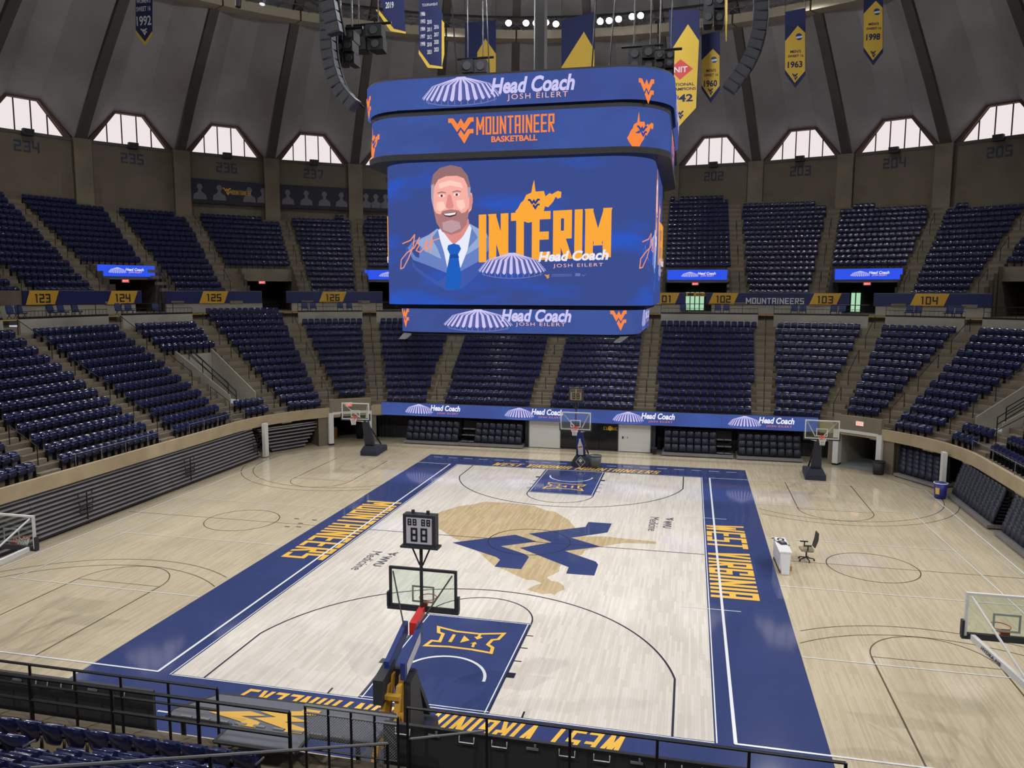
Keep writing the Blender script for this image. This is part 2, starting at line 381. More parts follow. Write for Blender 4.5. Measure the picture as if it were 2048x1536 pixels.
# main court dark lines
L = [line((-HW, 0), (HW, 0), .05)]
L += ring((0, 0), 1.83, .05)
for s in (-1, 1):
    ybk = s*(HL-1.6)
    xa = 6.6; dy = math.sqrt(6.75**2-xa**2); a = math.degrees(math.atan2(dy, xa))
    L += [line((-xa, s*HL), (-xa, ybk-s*dy), .06), line((xa, s*HL), (xa, ybk-s*dy), .06)]
    L += ring((0, ybk), 6.75, .06, (180+a if s > 0 else a), (360-a if s > 0 else 180-a), 64)
    yf = s*8.535
    L += ring((0, yf), 1.83, .05, 180 if s > 0 else 0, 360 if s > 0 else 180, 32)
    for x in (-KW, KW):
        sx = 1 if x > 0 else -1
        L += [line((x, s*HL), (x, yf), .05)]
        for dyk, w in ((2.15, .30), (3.05, .05), (3.95, .05), (4.85, .05)):
            yy = s*(HL-dyk); L.append(rect(min(x, x+sx*.25), yy-w/2, max(x, x+sx*.25), yy+w/2))
        L += [line((sx*2.75, s*HL), (sx*2.75, s*(HL-.3)), .05)]
mark('court_lines', L, 0.009, 'court_dark_line')
# pale lines on the main court
Lw = []
for s in (-1, 1):
    Lw += [line((s*HW+s*.06, -HL-.06), (s*HW+s*.06, HL+.06), .035), line((-HW, s*(HL+.06)), (HW, s*(HL+.06)), .035)]
    Lw += [line((-KW+.09, s*HL), (-KW+.09, s*8.62), .035), line((KW-.09, s*HL), (KW-.09, s*8.62), .035), line((-KW, s*8.62), (KW, s*8.62), .035), line((-KW, s*(HL-.06)), (KW, s*(HL-.06)), .035)]
    Lw += ring((0, s*(HL-1.6)), 1.28, .09, 180 if s > 0 else 0, 360 if s > 0 else 180, 32)
    Lw += [line((s*6.7, yy), (s*8.75, yy), .04) for yy in (-5.9, 5.6)] if s > 0 else []
mark('court_lines_pale', Lw, 0.011, 'court_white')
Ld = []
for s in (-1, 1):
    x = -9.9
    while x < 9.9: Ld.append(rect(x, s*16.2-.03, x+.62, s*16.2+.03)); x += 1.06
mark('dashed_line', Ld, 0.008, 'sign_white')
# practice courts at both sides: white and thin dark lines
Lb = []; Lt = []
for s in (-1, 1):
    Lb += [line((s*8.13, -14.31), (s*8.13, 14.31), .09), line((s*8.1, -14.31), (s*20.0, -14.31), .07), line((s*8.1, 14.31), (s*20.0, 14.31), .06), line((s*19.95, -14.3), (s*19.95, 14.3), .06)]
    for yy in (-9.03, -3.05, 3.0, 8.9): Lb.append(line((s*10.36, yy), (s*18.6, yy), .045))
    Lb.append(line((s*18.5, -9.03), (s*18.0, 8.9), .045))
    cx = s*14.24
    Lt += ring((cx, 0), 1.75, .045) + [line((s*10.36, 0), (s*20.6, 0), .035)]
    for q in (-1, 1):
        Lt += [line((cx-1.8, q*14.3), (cx-1.8, q*8.5), .05), line((cx+1.8, q*14.3), (cx+1.8, q*8.5), .05), line((cx-1.8, q*8.5), (cx+1.8, q*8.5), .03)]
        Lt += ring((cx, q*8.5), 1.8, .04, 180 if q > 0 else 0, 360 if q > 0 else 180, 32)
        for rr in (6.05, 6.75): Lt += [p for p in ring((cx, q*12.72), rr, .04, 180 if q > 0 else 0, 360 if q > 0 else 180, 60) if abs(p[0][0]) > 10.37 and abs(p[2][0]) > 10.37 and abs(p[0][0]) < 20.8]
mark('practice_court_lines', Lt, 0.004, 'thin_line'); mark('practice_court_white_lines', Lb, 0.014, 'court_white')
mark('floor_marks', [rect(-11.9+a, b, -11.65+a, b+.12) for a, b in ((0, .75), (.55, .1), (.95, .75), (.75, -.45), (.2, -.55))], 0.004, 'grey_print')
# lettering on the border
def floor_text(name, polys, o, ux, uy, material, z=0.010):
    mb = MB(); mb.flat(polys, (o[0], o[1], z), (*ux, 0), (*uy, 0), 0); return obj(name, mb, material, floor)
floor_text('lettering', block('MOUNTAINEERS', 9.15, 1.9, .34, .2), (-9.72, 4.75), (0, -1), (1, 0), 'court_gold')
floor_text('lettering', block('WEST VIRGINIA', 9.3, 1.72, .34, .2), (7.76, 4.55), (0, -1), (1, 0), 'court_gold')
floor_text('lettering', block('WEST VIRGINIA MOUNTAINEERS', 10.5, .85, .34, .24, .28), (-5.5, 14.62), (1, 0), (0, 1), 'court_gold')
floor_text('lettering', block('WEST VIRGINIA MOUNTAINEERS', 10.5, .98, .34, .24, .28), (5.55, -14.6), (-1, 0), (0, -1), 'court_gold')
for s, x0 in ((1, 6.02), (-1, -5.3)):
    mb = MB(); y0 = 5.25 if s > 0 else -2.75
    v, f, h = fonttext('WVU', 1.25, bold=.03)
    put_text(mb, 'WVU', (x0-.28, y0-.55, .01), (0, -1, 0), (1, 0, 0), 1.25, bold=.03)
    mb.flat(emblem(WVN, .45), (x0-.22, y0, .01), (0, -1, 0), (1, 0, 0))
    obj('sponsor_lettering', mb, 'grey_print', floor)
    mb = MB(); put_text(mb, 'Medicine', (x0-.95, y0-.1, .01), (0, -1, 0), (1, 0, 0), 2.3); obj('sponsor_lettering', mb, 'grey_print', floor)
# twelve-bar conference emblem in both keys (traced on the near key)
def _k5(x, y): p = ptZ(700+x*.195313, 1180+y*.195313); return (p.x, p.y)
XO = [_k5(*p) for p in ((890, 368), (1100, 420), (1330, 445), (1605, 440), (1530, 515), (1470, 520), (1430, 560), (1480, 590), (1460, 660), (1250, 622), (1000, 590), (740, 578), (830, 512), (905, 520), (935, 455), (890, 440))]
def inset(poly, d):
    c = np.array(poly); n = len(c); out = []
    ar = sum(c[i][0]*c[(i+1) % n][1]-c[(i+1) % n][0]*c[i][1] for i in range(n)); sg = 1 if ar > 0 else -1
    for i in range(n):
        a, b, e = c[i-1], c[i], c[(i+1) % n]; u, w = (b-a)/np.linalg.norm(b-a), (e-b)/np.linalg.norm(e-b)
        n1, n2 = np.array([-u[1], u[0]])*sg, np.array([-w[1], w[0]])*sg; m = (n1+n2); m = m/max(np.dot(m, n1), .35)
        out.append(tuple(b+m*d))
    return out
XI = inset(XO, .11); n = len(XO)
XB = [[XO[i], XO[(i+1) % n], XI[(i+1) % n], XI[i]] for i in range(n)]
XB += [[_k5(*p) for p in q] for q in (((1055, 455), (1085, 460), (1040, 538), (1005, 532)), ((1170, 470), (1225, 518), (1125, 543)), ((1320, 458), (1345, 460), (1335, 480), (1360, 490), (1300, 510), (1272, 480), (1300, 482)), ((1285, 535), (1300, 560), (1280, 558), (1270, 590), (1240, 585), (1255, 552), (1228, 550)))]
mark('conference_emblem', XB, .010, 'court_gold'); mark('conference_emblem', [[(-p[0], -p[1]) for p in q] for q in XB], .010, 'court_gold')
# ================================================================== BOWL
S = 10.9
def bp(t, h):
    sg = 1 if t >= 0 else -1; a = abs(t)
    if a <= S: x, y, nx, ny = a, h, 0, 1
    elif a <= S+90:
        f = R(a-S); nx, ny = math.sin(f), math.cos(f); x, y = S+(h-S)*nx, S+(h-S)*ny
    elif a <= 3*S+90: x, y, nx, ny = h, S-(a-S-90), 1, 0
    elif a <= 3*S+180:
        f = R(a-3*S-90); nx, ny = math.cos(f), -math.sin(f); x, y = S+(h-S)*nx, -S+(h-S)*ny
    else: x, y, nx, ny = S-(a-3*S-180), -h, 0, -1
    return Vector((sg*x, y, 0)), Vector((sg*nx, ny, 0))
TMAX = 4*S+180
def hof(x, y):
    ax, ay = abs(x), abs(y)
    return ay if ax <= S else (ax if ay <= S else S+math.hypot(ax-S, ay-S))
def tof(x, y):
    sg = 1 if x >= 0 else -1; ax = abs(x)
    if y >= 0:
        if ax <= S: a = ax
        elif y <= S: a = S+90+(S-y)
        else: a = S+math.degrees(math.atan2(ax-S, y-S))
    else:
        if y >= -S: a = S+90+S-y
        elif ax <= S: a = 3*S+180+(S-ax)
        else: a = 3*S+90+math.degrees(math.atan2(-y-S, ax-S))
    return sg*a
def tpx(u, h, v=585):
    d = ray(u, v); d = d/math.hypot(d.x, d.y); lo, hi = 30.0, 120.0
    for _ in range(50):
        m = (lo+hi)/2; P = Vector(CAM)+d*m
        if hof(P.x, P.y) < h: lo = m
        else: hi = m
    P = Vector(CAM)+d*lo; return tof(P.x, P.y)
def b3(t, h, z, rmax=None):
    p, _ = bp(t, h); r = math.hypot(p.x, p.y)
    if rmax and r > rmax: p = p*(rmax/r)
    return (p.x, p.y, z)
def tsamp(t0, t1, step=4.0):
    brk = [t0, t1]
    for b in (-3*S-180, -3*S-90, -S-90, -S, S, S+90, 3*S+90, 3*S+180):
        if t0 < b < t1: brk.append(b)
    brk = sorted(brk); out = [brk[0]]
    for a, b in zip(brk[:-1], brk[1:]):
        n = max(1, int(math.ceil((b-a)/step))); out += [a+(b-a)*k/n for k in range(1, n+1)]
    return out
LROWS, LH0, LZ0, LRUN, LRISE = 13, 21.85, 2.44, 0.76, 0.46
URUN, URISE, UH0, UZ0, UROWS = 0.80, 0.525, 38.4, 10.5, 22
CH0, CZ = 32.6, 9.3
_la = [3.75, S+4.5, S+26, S+43.5, S+63.5, S+82, S+90+(S-5.5), S+90+(S+3), 3*S+90+8, 3*S+90+26, 3*S+90+46, 3*S+90+64, 3*S+90+85.5, 4*S+180-3.75]
LAISLES = sorted([-a for a in _la]+_la)
_ua = [3.6, S, S+13.2, S+26.4, S+37.2, S+50.4, S+61, S+72.5, S+85, S+90+S-3.6]
UAISLES = sorted([-a for a in _ua]+_ua)
# entry cuts in the lower stand (between aisles E and F) and portals in the upper one
VOMS = [(s*(S+67.5), s*(S+77.5), 3, 8) for s in (-1, 1)]
PORT = []
for u0, u1 in ((1330, 1457), (1664, 1807), (480, 585), (186, 316)):
    a, b = tpx(u0, 42.1), tpx(u1, 42.1); a, b = min(abs(a), abs(b)), max(abs(a), abs(b)); PORT += [(a, b), (-b, -a)]
print('PORT', [round(v, 1) for q in PORT for v in q], [round(v, 1) for v in UAISLES])
def in_vom(t, i): return any(min(a, b) < t < max(a, b) and i0 <= i <= i1 for a, b, i0, i1 in VOMS)
def in_port(t): return any(a < t < b for a, b in PORT)
def stepped(name, rows, h0, z0, run, rise, t0, t1, hole, material, extra=(), rmax=None):
    mb = MB(); ts = set(tsamp(t0, t1)); [ts.add(e) for e in extra if t0 < e < t1]; ts = sorted(ts)
    for i in range(rows):
        ha, hb, z = h0+run*i, h0+run*(i+1), z0+rise*i
        for a, b in zip(ts[:-1], ts[1:]):
            m = (a+b)/2
            if hole(m, i): continue
            mb.quad(b3(a, ha, z, rmax), b3(b, ha, z, rmax), b3(b, hb, z, rmax), b3(a, hb, z, rmax))
            mb.quad(b3(a, ha, z-rise, rmax), b3(b, ha, z-rise, rmax), b3(b, ha, z, rmax), b3(a, ha, z, rmax))
    return struct(name, mb, material)
ex = [v for q in VOMS for v in q[:2]]+LAISLES
lower = stepped('floor_lower_stand', LROWS, LH0, LZ0, LRUN, LRISE, -TMAX, TMAX, in_vom, 'stand_concrete', ex); lower['label'] = 'stepped concrete lower stand around the court'
exu = [v for q in PORT for v in q]+UAISLES
UT = S+90+S
upper = stepped('floor_upper_stand', UROWS, UH0, UZ0, URUN, URISE, -UT-20, UT+20, lambda t, i: in_port(t) and i < 5, 'stand_concrete', exu, 55.75); upper['label'] = 'stepped concrete upper stand below the dome'
# corner section whose rows climb over the cross aisle
CT0, CT1 = -(S+62.4), -(S+44.8)
mb = MB()
for i in range(LROWS, LROWS+3):
    ts = tsamp(CT0, CT1); z = LZ0+LRISE*i
    for a, b in zip(ts[:-1], ts[1:]):
        ha, hb = LH0+LRUN*i, LH0+LRUN*(i+1)
        mb.hexa([b3(a, ha, z-.5), b3(b, ha, z-.5), b3(b, hb, z-.5), b3(a, hb, z-.5)], [b3(a, ha, z), b3(b, ha, z), b3(b, hb, z), b3(a, hb, z)])
wpart('raised_rows', mb, 'stand_concrete', lower)
def band(mb, t0, t1, h, z0, z1, th=0.18, step=4.0):
    ts = tsamp(t0, t1, step)
    for a, b in zip(ts[:-1], ts[1:]):
        mb.hexa([b3(a, h, z0), b3(b, h, z0), b3(b, h+th, z0), b3(a, h+th, z0)], [b3(a, h, z1), b3(b, h, z1), b3(b, h+th, z1), b3(a, h+th, z1)])
    return mb
# front lip, soffit and recess walls of the lower stand
mb = MB(); lipgap = sorted(LAISLES)
for a, b in zip(lipgap[:-1]+[lipgap[-1]], lipgap[1:]+[lipgap[0]+2*TMAX]):
    if b-a > 40 and a > 0 and b > TMAX: continue
    if abs(a+b)/2 > 3*S+182 or b > TMAX: continue
    band(mb, a, b, 21.45, 2.05, 2.72, .2)
trim1 = struct('trim_1', mb, 'lip_concrete', 'beige concrete lip along the front of the lower stand')
mb = MB(); ts = tsamp(-TMAX, TMAX)
for a, b in zip(ts[:-1], ts[1:]):
    if abs(a+b)/2 > 3*S+180: continue
    mb.quad(b3(a, 21.45, 2.06), b3(a, 24.3, 2.06), b3(b, 24.3, 2.06), b3(b, 21.45, 2.06))
    mb.quad(b3(a, 21.6, 2.44), b3(b, 21.6, 2.44), b3(b, 21.86, 2.44), b3(a, 21.86, 2.44))
struct('ceiling_recess', mb, 'wall_concrete')
TUN = (S+30.5, S+44.5)       # tunnel mouth in each far corner (degrees on the arc)
mb = MB()
def wallrun(mb, t0, t1, h, z0, z1, step=3.0):
    ts = tsamp(t0, t1, step)
    for a, b in zip(ts[:-1], ts[1:]): mb.quad(b3(a, h, z0), b3(b, h, z0), b3(b, h, z1), b3(a, h, z1))
for q0, q1 in ((-TMAX, -TUN[1]), (-TUN[0], TUN[0]), (TUN[1], TMAX)): wallrun(mb, q0, q1, 24.3, 0, 2.1)
for s in (-1, 1):
    for a, b in ((s*(S+27), s*TUN[0]), (s*TUN[1], s*(S+50))):
        a, b = min(a, b), max(a, b); band(mb, a, b, 21.55, 0, 2.1, .3, 2.0)
    for e in (S+27, S+50): mb.quad(b3(s*e, 21.6, 0), b3(s*e, 24.3, 0), b3(s*e, 24.3, 2.1), b3(s*e, 21.6, 2.1))
wf = struct('wall_recess', mb, 'wall_concrete', 'dim concrete wall under the front of the lower stand')
# taller concrete fascia over the tunnels
mb = MB()
for s in (-1, 1): band(mb, min(s*(S+29), s*(S+45.5)), max(s*(S+29), s*(S+45.5)), 21.40, 2.35, 3.3, .3, 2.0)
struct('trim_2', mb, 'concrete', 'concrete fascia above the corner tunnels')
# cross aisle: front wall, floor, parapet
mb = MB()
secs = list(zip(LAISLES[:-1], LAISLES[1:]))
def awid(t, h):    # aisle half width 0.6 m in units of t at h
    a = abs(t); return 0.6 if (a < S or S+90 < a < 3*S+90 or a > 3*S+180) else math.degrees(0.6/(h-S))
for a, b in secs:
    if abs(a-(-(S+63.5))) < .01: continue
    band(mb, a+awid(a, CH0), b-awid(b, CH0), CH0-.16, 7.4, 9.34, .2)
struct('wall_cross_aisle', mb, 'pale_concrete', 'pale concrete wall behind the top row of the lower stand')
mb = MB(); ts = tsamp(-TMAX, TMAX)
for a, b in zip(ts[:-1], ts[1:]):
    mb.quad(b3(a, CH0-.8, CZ) if False else b3(a, CH0, CZ), b3(b, CH0, CZ), b3(b, 52, CZ, 55.8), b3(a, 52, CZ, 55.8))
struct('floor_cross_aisle', mb, 'concrete', 'concrete cross aisle between the two stands')
mb = MB()
for t in LAISLES:     # threshold strip at the top of each stair
    w = awid(t, CH0); band(mb, t-w, t+w, CH0-.12, CZ-.03, CZ+.012, .12)
struct('trim_3', mb, 'sign_gold', 'thin yellow edge at the top of each stair')
# aisle stairs (two steps to a row)
for t in LAISLES:
    mb = MB(); w = awid(t, 27)
    for i in range(LROWS+2):
        ha, z = LH0+LRUN*i, LZ0+LRISE*i
        if i == LROWS+1: break
        mb.hexa([b3(t-w, ha-.38, z-LRISE), b3(t+w, ha-.38, z-LRISE), b3(t+w, ha+.05, z-LRISE), b3(t-w, ha+.05, z-LRISE)], [b3(t-w, ha-.38, z-LRISE/2), b3(t+w, ha-.38, z-LRISE/2), b3(t+w, ha+.05, z-LRISE/2), b3(t-w, ha+.05, z-LRISE/2)])
    for i in (LROWS, LROWS+1, LROWS+2):
        ha, z = LH0+LRUN*i*1.0-.0, LZ0+LRISE*i
        mb.hexa([b3(t-w, ha, 7.5), b3(t+w, ha, 7.5), b3(t+w, ha+.8, 7.5), b3(t-w, ha+.8, 7.5)], [b3(t-w, ha, min(z, CZ)), b3(t+w, ha, min(z, CZ)), b3(t+w, ha+.8, min(z, CZ)), b3(t-w, ha+.8, min(z, CZ))])
    wpart('stair_flight', mb, 'lip_concrete' if False else 'concrete', lower)
def uwid(t, h): a = abs(t); return 0.55 if (a < S or S+90 < a) else math.degrees(0.55/(h-S))
for t in UAISLES:
    mb = MB()
    for i in range(21):
        ha, z = UH0+URUN*i, UZ0+URISE*i
        w = uwid(t, ha)
        p, _ = bp(t, ha)
        if math.hypot(p.x, p.y) > 55.2: break
        mb.hexa([b3(t-w, ha-.4, z-URISE), b3(t+w, ha-.4, z-URISE), b3(t+w, ha+.05, z-URISE), b3(t-w, ha+.05, z-URISE)], [b3(t-w, ha-.4, z-URISE/2), b3(t+w, ha-.4, z-URISE/2), b3(t+w, ha+.05, z-URISE/2), b3(t-w, ha+.05, z-URISE/2)])
    wpart('stair_flight', mb, 'concrete', upper)
# parapet under the upper stand, open at the portals
PH = 38.1
mb = MB(); gaps = []
for a, b in PORT:
    m = (a+b)/2; g = 1.3 if abs(m) < S else math.degrees(1.3/(PH-S)); gaps.append((m-g, m+g))
cuts = sorted(gaps); tcur = -UT-20
for a, b in cuts+[(UT+20, None)]:
    band(mb, tcur, a, PH, 9.3, 10.02, .25); tcur = b
struct('wall_parapet', mb, 'pale_concrete', 'pale concrete parapet wall at the back of the cross aisle')
mb = MB(); tcur = -UT-20
for a, b in cuts+[(UT+20, None)]:
    band(mb, tcur, a, PH+.06, 10.0, 11.05, .19); tcur = b
struct('wall_parapet_upper', mb, 'stand_concrete')
# portal side walls, ceilings, back walls
for k, (a, b) in enumerate(PORT):
    mb = MB()
    for e, s in ((a, -1), (b, 1)):
        for i in range(5):
            ha, z = UH0+URUN*i, UZ0+URISE*i
            mb.quad(b3(e, ha-.3, CZ), b3(e, ha+URUN, CZ), b3(e, ha+URUN, z+.55), b3(e, ha-.3, z+.55))
        mb.quad(b3(e, 42.4, CZ), b3(e, 48, CZ), b3(e, 48, 13.2), b3(e, 42.4, 13.2))
    wpart('portal_wall', mb, 'wall_concrete', upper)
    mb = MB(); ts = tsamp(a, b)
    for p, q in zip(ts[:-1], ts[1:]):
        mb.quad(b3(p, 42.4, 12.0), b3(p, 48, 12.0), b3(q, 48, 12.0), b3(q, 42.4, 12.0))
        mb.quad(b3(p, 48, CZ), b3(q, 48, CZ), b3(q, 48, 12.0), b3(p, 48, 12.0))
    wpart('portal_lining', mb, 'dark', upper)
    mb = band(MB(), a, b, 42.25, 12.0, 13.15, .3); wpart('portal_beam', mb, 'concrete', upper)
# entry cuts of the lower stand: side walls, floor, back wall
for a, b, i0, i1 in VOMS:
    lo_, hi_ = min(a, b), max(a, b); zf = LZ0+LRISE*(i0-1); mb = MB()
    h0, h1 = LH0+LRUN*i0-.35, LH0+LRUN*(i1+1)
    for e in (lo_, hi_):
        d = .35 if e == lo_ else -.35
        za, zb = LZ0+LRISE*i0+.25, LZ0+LRISE*(i1+1)+.3
        mb.hexa([b3(e, h0, zf), b3(e+d, h0, zf), b3(e+d, h1, zf), b3(e, h1, zf)], [b3(e, h0, za), b3(e+d, h0, za), b3(e+d, h1, zb), b3(e, h1, zb)])
    mb.quad(b3(lo_, h1, zf-.8), b3(hi_, h1, zf-.8), b3(hi_, h1, LZ0+LRISE*(i1+1)), b3(lo_, h1, LZ0+LRISE*(i1+1)))
    mb.quad(b3(lo_, h0, zf), b3(hi_, h0, zf), b3(hi_, h1, zf-.6), b3(lo_, h1, zf-.6))
    wpart('entry_wall', mb, 'pale_concrete', lower)
# ================================================================== DRUM AND DOME
RW, ZS = 55.85, 24.70
prof = [(55.85, 24.7), (53, 27.1), (50, 29.55), (46, 32.5), (42.5, 35.0), (36, 38.3), (28, 41.2), (18, 43.6), (8, 44.9), (0.5, 45.3)]
def zrib(r):
    for (r0, z0), (r1, z1) in zip(prof[:-1], prof[1:]):
        if r1 <= r <= r0: return z0+(z1-z0)*(r0-r)/(r0-r1)
    return prof[-1][1]
def crown(r): return 2.95*max(0.0, (r-14)/(RW-14))
def pol(r, deg, z): return (r*math.sin(R(deg)), r*math.cos(R(deg)), z)
mb = MB()
for k in range(40):
    c = 9.0*k
    for (r0, z0), (r1, z1) in zip(prof[:-1], prof[1:]):
        A = [(-4.5, 0), (-3.95, 0), (-1.35, 1), (1.35, 1), (3.95, 0), (4.5, 0)]
        for (d0, u0), (d1, u1) in zip(A[:-1], A[1:]):
            mb.quad(pol(r0, c+d0, z0+u0*crown(r0)), pol(r1, c+d0, z1+u0*crown(r1)), pol(r1, c+d1, z1+u1*crown(r1)), pol(r0, c+d1, z0+u1*crown(r0)))
ceiling = struct('ceiling', mb, 'dome_concrete', 'dark folded concrete dome with radial ribs')
mb = MB()
for (r0, z0), (r1, z1) in zip(prof[:-3], prof[1:-2]):
    w0, w1 = .42*(.55+.45*r0/RW), .42*(.55+.45*r1/RW); dp = .55
    mb.hexa([(-w0, r0, z0-dp), (w0, r0, z0-dp), (w1, r1, z1-dp), (-w1, r1, z1-dp)], [(-w0, r0, z0+.3), (w0, r0, z0+.3), (w1, r1, z1+.3), (-w1, r1, z1+.3)])
ribm = mb.mesh('rib', 'rib_concrete')
for k in range(40):
    o = obj('rib', ribm, None, ceiling); o.rotation_euler = (0, 0, -R(9*k+4.5))
mb = MB()
for k in range(40):
    c = 9.0*k; mb.quad(pol(RW, c-4.5, 8.5), pol(RW, c+4.5, 8.5), pol(RW, c+4.5, ZS), pol(RW, c-4.5, ZS))
wall = struct('wall_drum', mb, 'wall_concrete', 'brown concrete wall above the upper stand')
mb = MB(); mb.span((-.75, RW-.7, 8.5), (.75, RW+.1, ZS-.05)); pilm = mb.mesh('pilaster', 'concrete')
mb = MB(); mb.span((-3.7, RW-.25, ZS-.28), (3.7, RW+.5, ZS-.02)); sillm = mb.mesh('window_sill', 'rib_concrete')
for k in range(40):
    o = obj('pilaster', pilm, None, wall); o.rotation_euler = (0, 0, -R(9*k+4.5))
# windows: trapezoid of five panes between the sill and the shell
TW = [(-3.28, 0), (3.28, 0), (1.18, 2.78), (-1.18, 2.78)]
def trap_h(x): ax = abs(x); return 2.78 if ax <= 1.18 else 2.78*(3.28-ax)/(3.28-1.18)
emit('daylight_pane', srgb(238, 228, 228), 1.0, light=True)
xs = [-3.28, -1.95, -.66, .66, 1.95, 3.28]
pane_me = []
for a, b in zip(xs[:-1], xs[1:]):
    pl = [(a+.03, 0), (b-.03, 0)]; 
    for x in ([b-.03]+[q for q in (1.18, -1.18) if a < q < b]+[a+.03]): pl.append((x, max(0.0, trap_h(x))))
    q = [];  [q.append(p) for p in pl if p not in q]
    m_ = MB(); m_.prism(q, (0, RW+.40, ZS), (1, 0, 0), (0, 0, 1), .02); pane_me.append(m_.mesh('pane', 'daylight_pane'))
mb = MB()
for x in xs[1:-1]: mb.span((x-.05, RW+.32, ZS), (x+.05, RW+.42, ZS+trap_h(x)))
mullm = mb.mesh('mullion', 'black_metal')
mb = MB()
for i in range(4):
    (x0, z0), (x1, z1) = TW[i], TW[(i+1) % 4]; g = 1.13
    mb.hexa([(x0, RW-.1, ZS+z0), (x1, RW-.1, ZS+z1), (x1, RW+.5, ZS+z1), (x0, RW+.5, ZS+z0)], [(x0*g, RW-.1, ZS+z0*1.05+.02), (x1*g, RW-.1, ZS+z1*1.05+.02), (x1*g, RW+.5, ZS+z1*1.05+.02), (x0*g, RW+.5, ZS+z0*1.05+.02)])
frm = mb.mesh('window_frame', 'frame_brown')
# solid spandrel behind the gap between frame and shell
mb = MB(); mb.flat([[(-4.4, -.1), (-3.2, 0), (-1.15, 2.75), (-1.2, 3.3), (-4.4, .6)], [(4.4, -.1), (3.2, 0), (1.15, 2.75), (1.2, 3.3), (4.4, .6)], [(-1.2, 2.75), (1.2, 2.75), (1.2, 3.4), (-1.2, 3.4)]], (0, RW+.3, ZS), (1, 0, 0), (0, 0, 1)); spanm = mb.mesh('spandrel', 'rib_concrete')
mb = MB(); mb.span((-.42, RW-.95, ZS-.42), (.42, RW-.45, ZS+.12)); mb.span((-.05, RW-.5, ZS-.25), (.05, RW-.2, ZS-.15)); boxm = mb.mesh('lamp_box', 'charcoal')
mb = MB(); [mb.tube((x, RW-.97, ZS-.15), (x, RW-.93, ZS-.15), .16, n=12) for x in (-.2, .2)]; lensm = mb.mesh('lens', 'black')
for k in range(40):
    w_ = thing('window_%d' % (k+1), 'trapezoid daylight window under the dome', None, (0, 0, 0), -R(9*k), kind='structure')
    for pm in pane_me: obj('pane', pm, None, w_)
    obj('mullion', mullm, None, w_); obj('window_frame', frm, None, w_); obj('window_sill', sillm, None, w_); obj('spandrel', spanm, None, w_)
# section numbers painted on the drum
for num, th in [(202+i, 9*(1+i)) for i in range(4)]+[(234+i, -9*(7-i)) for i in range(4)]+[(238, -27), (239, -18), (240, -9), (201, 0)]:
    mb = MB(); c = Vector(pol(RW*math.cos(R(4.5))-.04, th, 22.95)); ux = Vector((math.cos(R(th)), -math.sin(R(th)), 0))
    mb.flat(block(str(num), 2.0, .95, .26, .25), c-ux*1.0, ux, (0, 0, 1)); wpart('section_number', mb, 'number_blue', wall)
# outer lid so that no sky is seen past the drum
mb = MB()
for k in range(40):
    c = 9.0*k; mb.quad(pol(57.5, c-4.5, 8), pol(57.5, c+4.5, 8), pol(57.5, c+4.5, 31), pol(57.5, c-4.5, 31))
    mb.quad(pol(57.5, c-4.5, 31), pol(57.5, c+4.5, 31), pol(48, c+4.5, 36.5), pol(48, c-4.5, 36.5))
struct('wall_outer', mb, 'rib_concrete')
# ================================================================== STADIUM SEATS
def seat_back():
    mb = MB(); W = [-.218, -.14, 0, .14, .218]; cur = [-.035, -.006, 0, -.006, -.035]
    pr = [(.40, .10), (.60, .115), (.70, .135), (.77, .165), (.82, .20), (.845, .235), (.85, .265), (.82, .275), (.60, .20), (.40, .15)]
    rows = []
    for z, y in pr:
        rows.append([(x*(1.0 if z < .75 else .95), y+c*1.2, z-(.03 if abs(x) > .2 else (.008 if abs(x) > .1 else 0))*(1 if z > .72 else 0)) for x, c in zip(W, cur)])
    vs = [p for r in rows for p in r]; n = 5; fs = []
    for i in range(len(rows)-1):
        for k in range(4): fs.append((i*n+k, i*n+k+1, (i+1)*n+k+1, (i+1)*n+k))
    mb.add(vs, fs); m = len(rows)
    for k in (0, 4): mb.add([rows[i][k] for i in range(m)], [tuple(range(m))])
    return mb
def seat_pan():
    mb = MB(); W = [-.205, 0, .205]
    pr = [(.36, .07), (.40, .005), (.66, -.01), (.72, .01), (.735, .045), (.70, .075), (.42, .095)]
    vs = [(x*(1 if z < .7 else .9), y-(0 if x else .015), z) for z, y in pr for x in W]; fs = []
    for i in range(len(pr)-1):
        for k in range(2): fs.append((i*3+k, i*3+k+1, (i+1)*3+k+1, (i+1)*3+k))
    mb.add(vs, fs)
    for k in (0, 2): mb.add([vs[i*3+k] for i in range(len(pr))], [tuple(range(len(pr)))])
    return mb
def seat_arm(x):
    mb = MB(); mb.hexa([(x-.01, -.12, .55), (x+.01, -.12, .55), (x+.01, .16, .58), (x-.01, .16, .58)], [(x-.012, -.12, .585), (x+.012, -.12, .585), (x+.012, .16, .615), (x-.012, .16, .615)])
    return mb
def seat_leg(x):
    mb = MB(); mb.hexa([(x-.01, -.02, 0), (x+.01, -.02, 0), (x+.01, .2, 0), (x-.01, .2, 0)], [(x-.008, .0, .56), (x+.008, .0, .56), (x+.008, .12, .56), (x-.008, .12, .56)])
    return mb
sb_m = seat_back().mesh('backrest', 'seat_blue', True); sp_m = seat_pan().mesh('seat_pan', 'seat_blue', True)
sa_m = [seat_arm(x).mesh('armrest', 'seat_arm') for x in (-.232, .232)]; sl_m = [seat_leg(x).mesh('leg', 'black_metal') for x in (-.232, .232)]
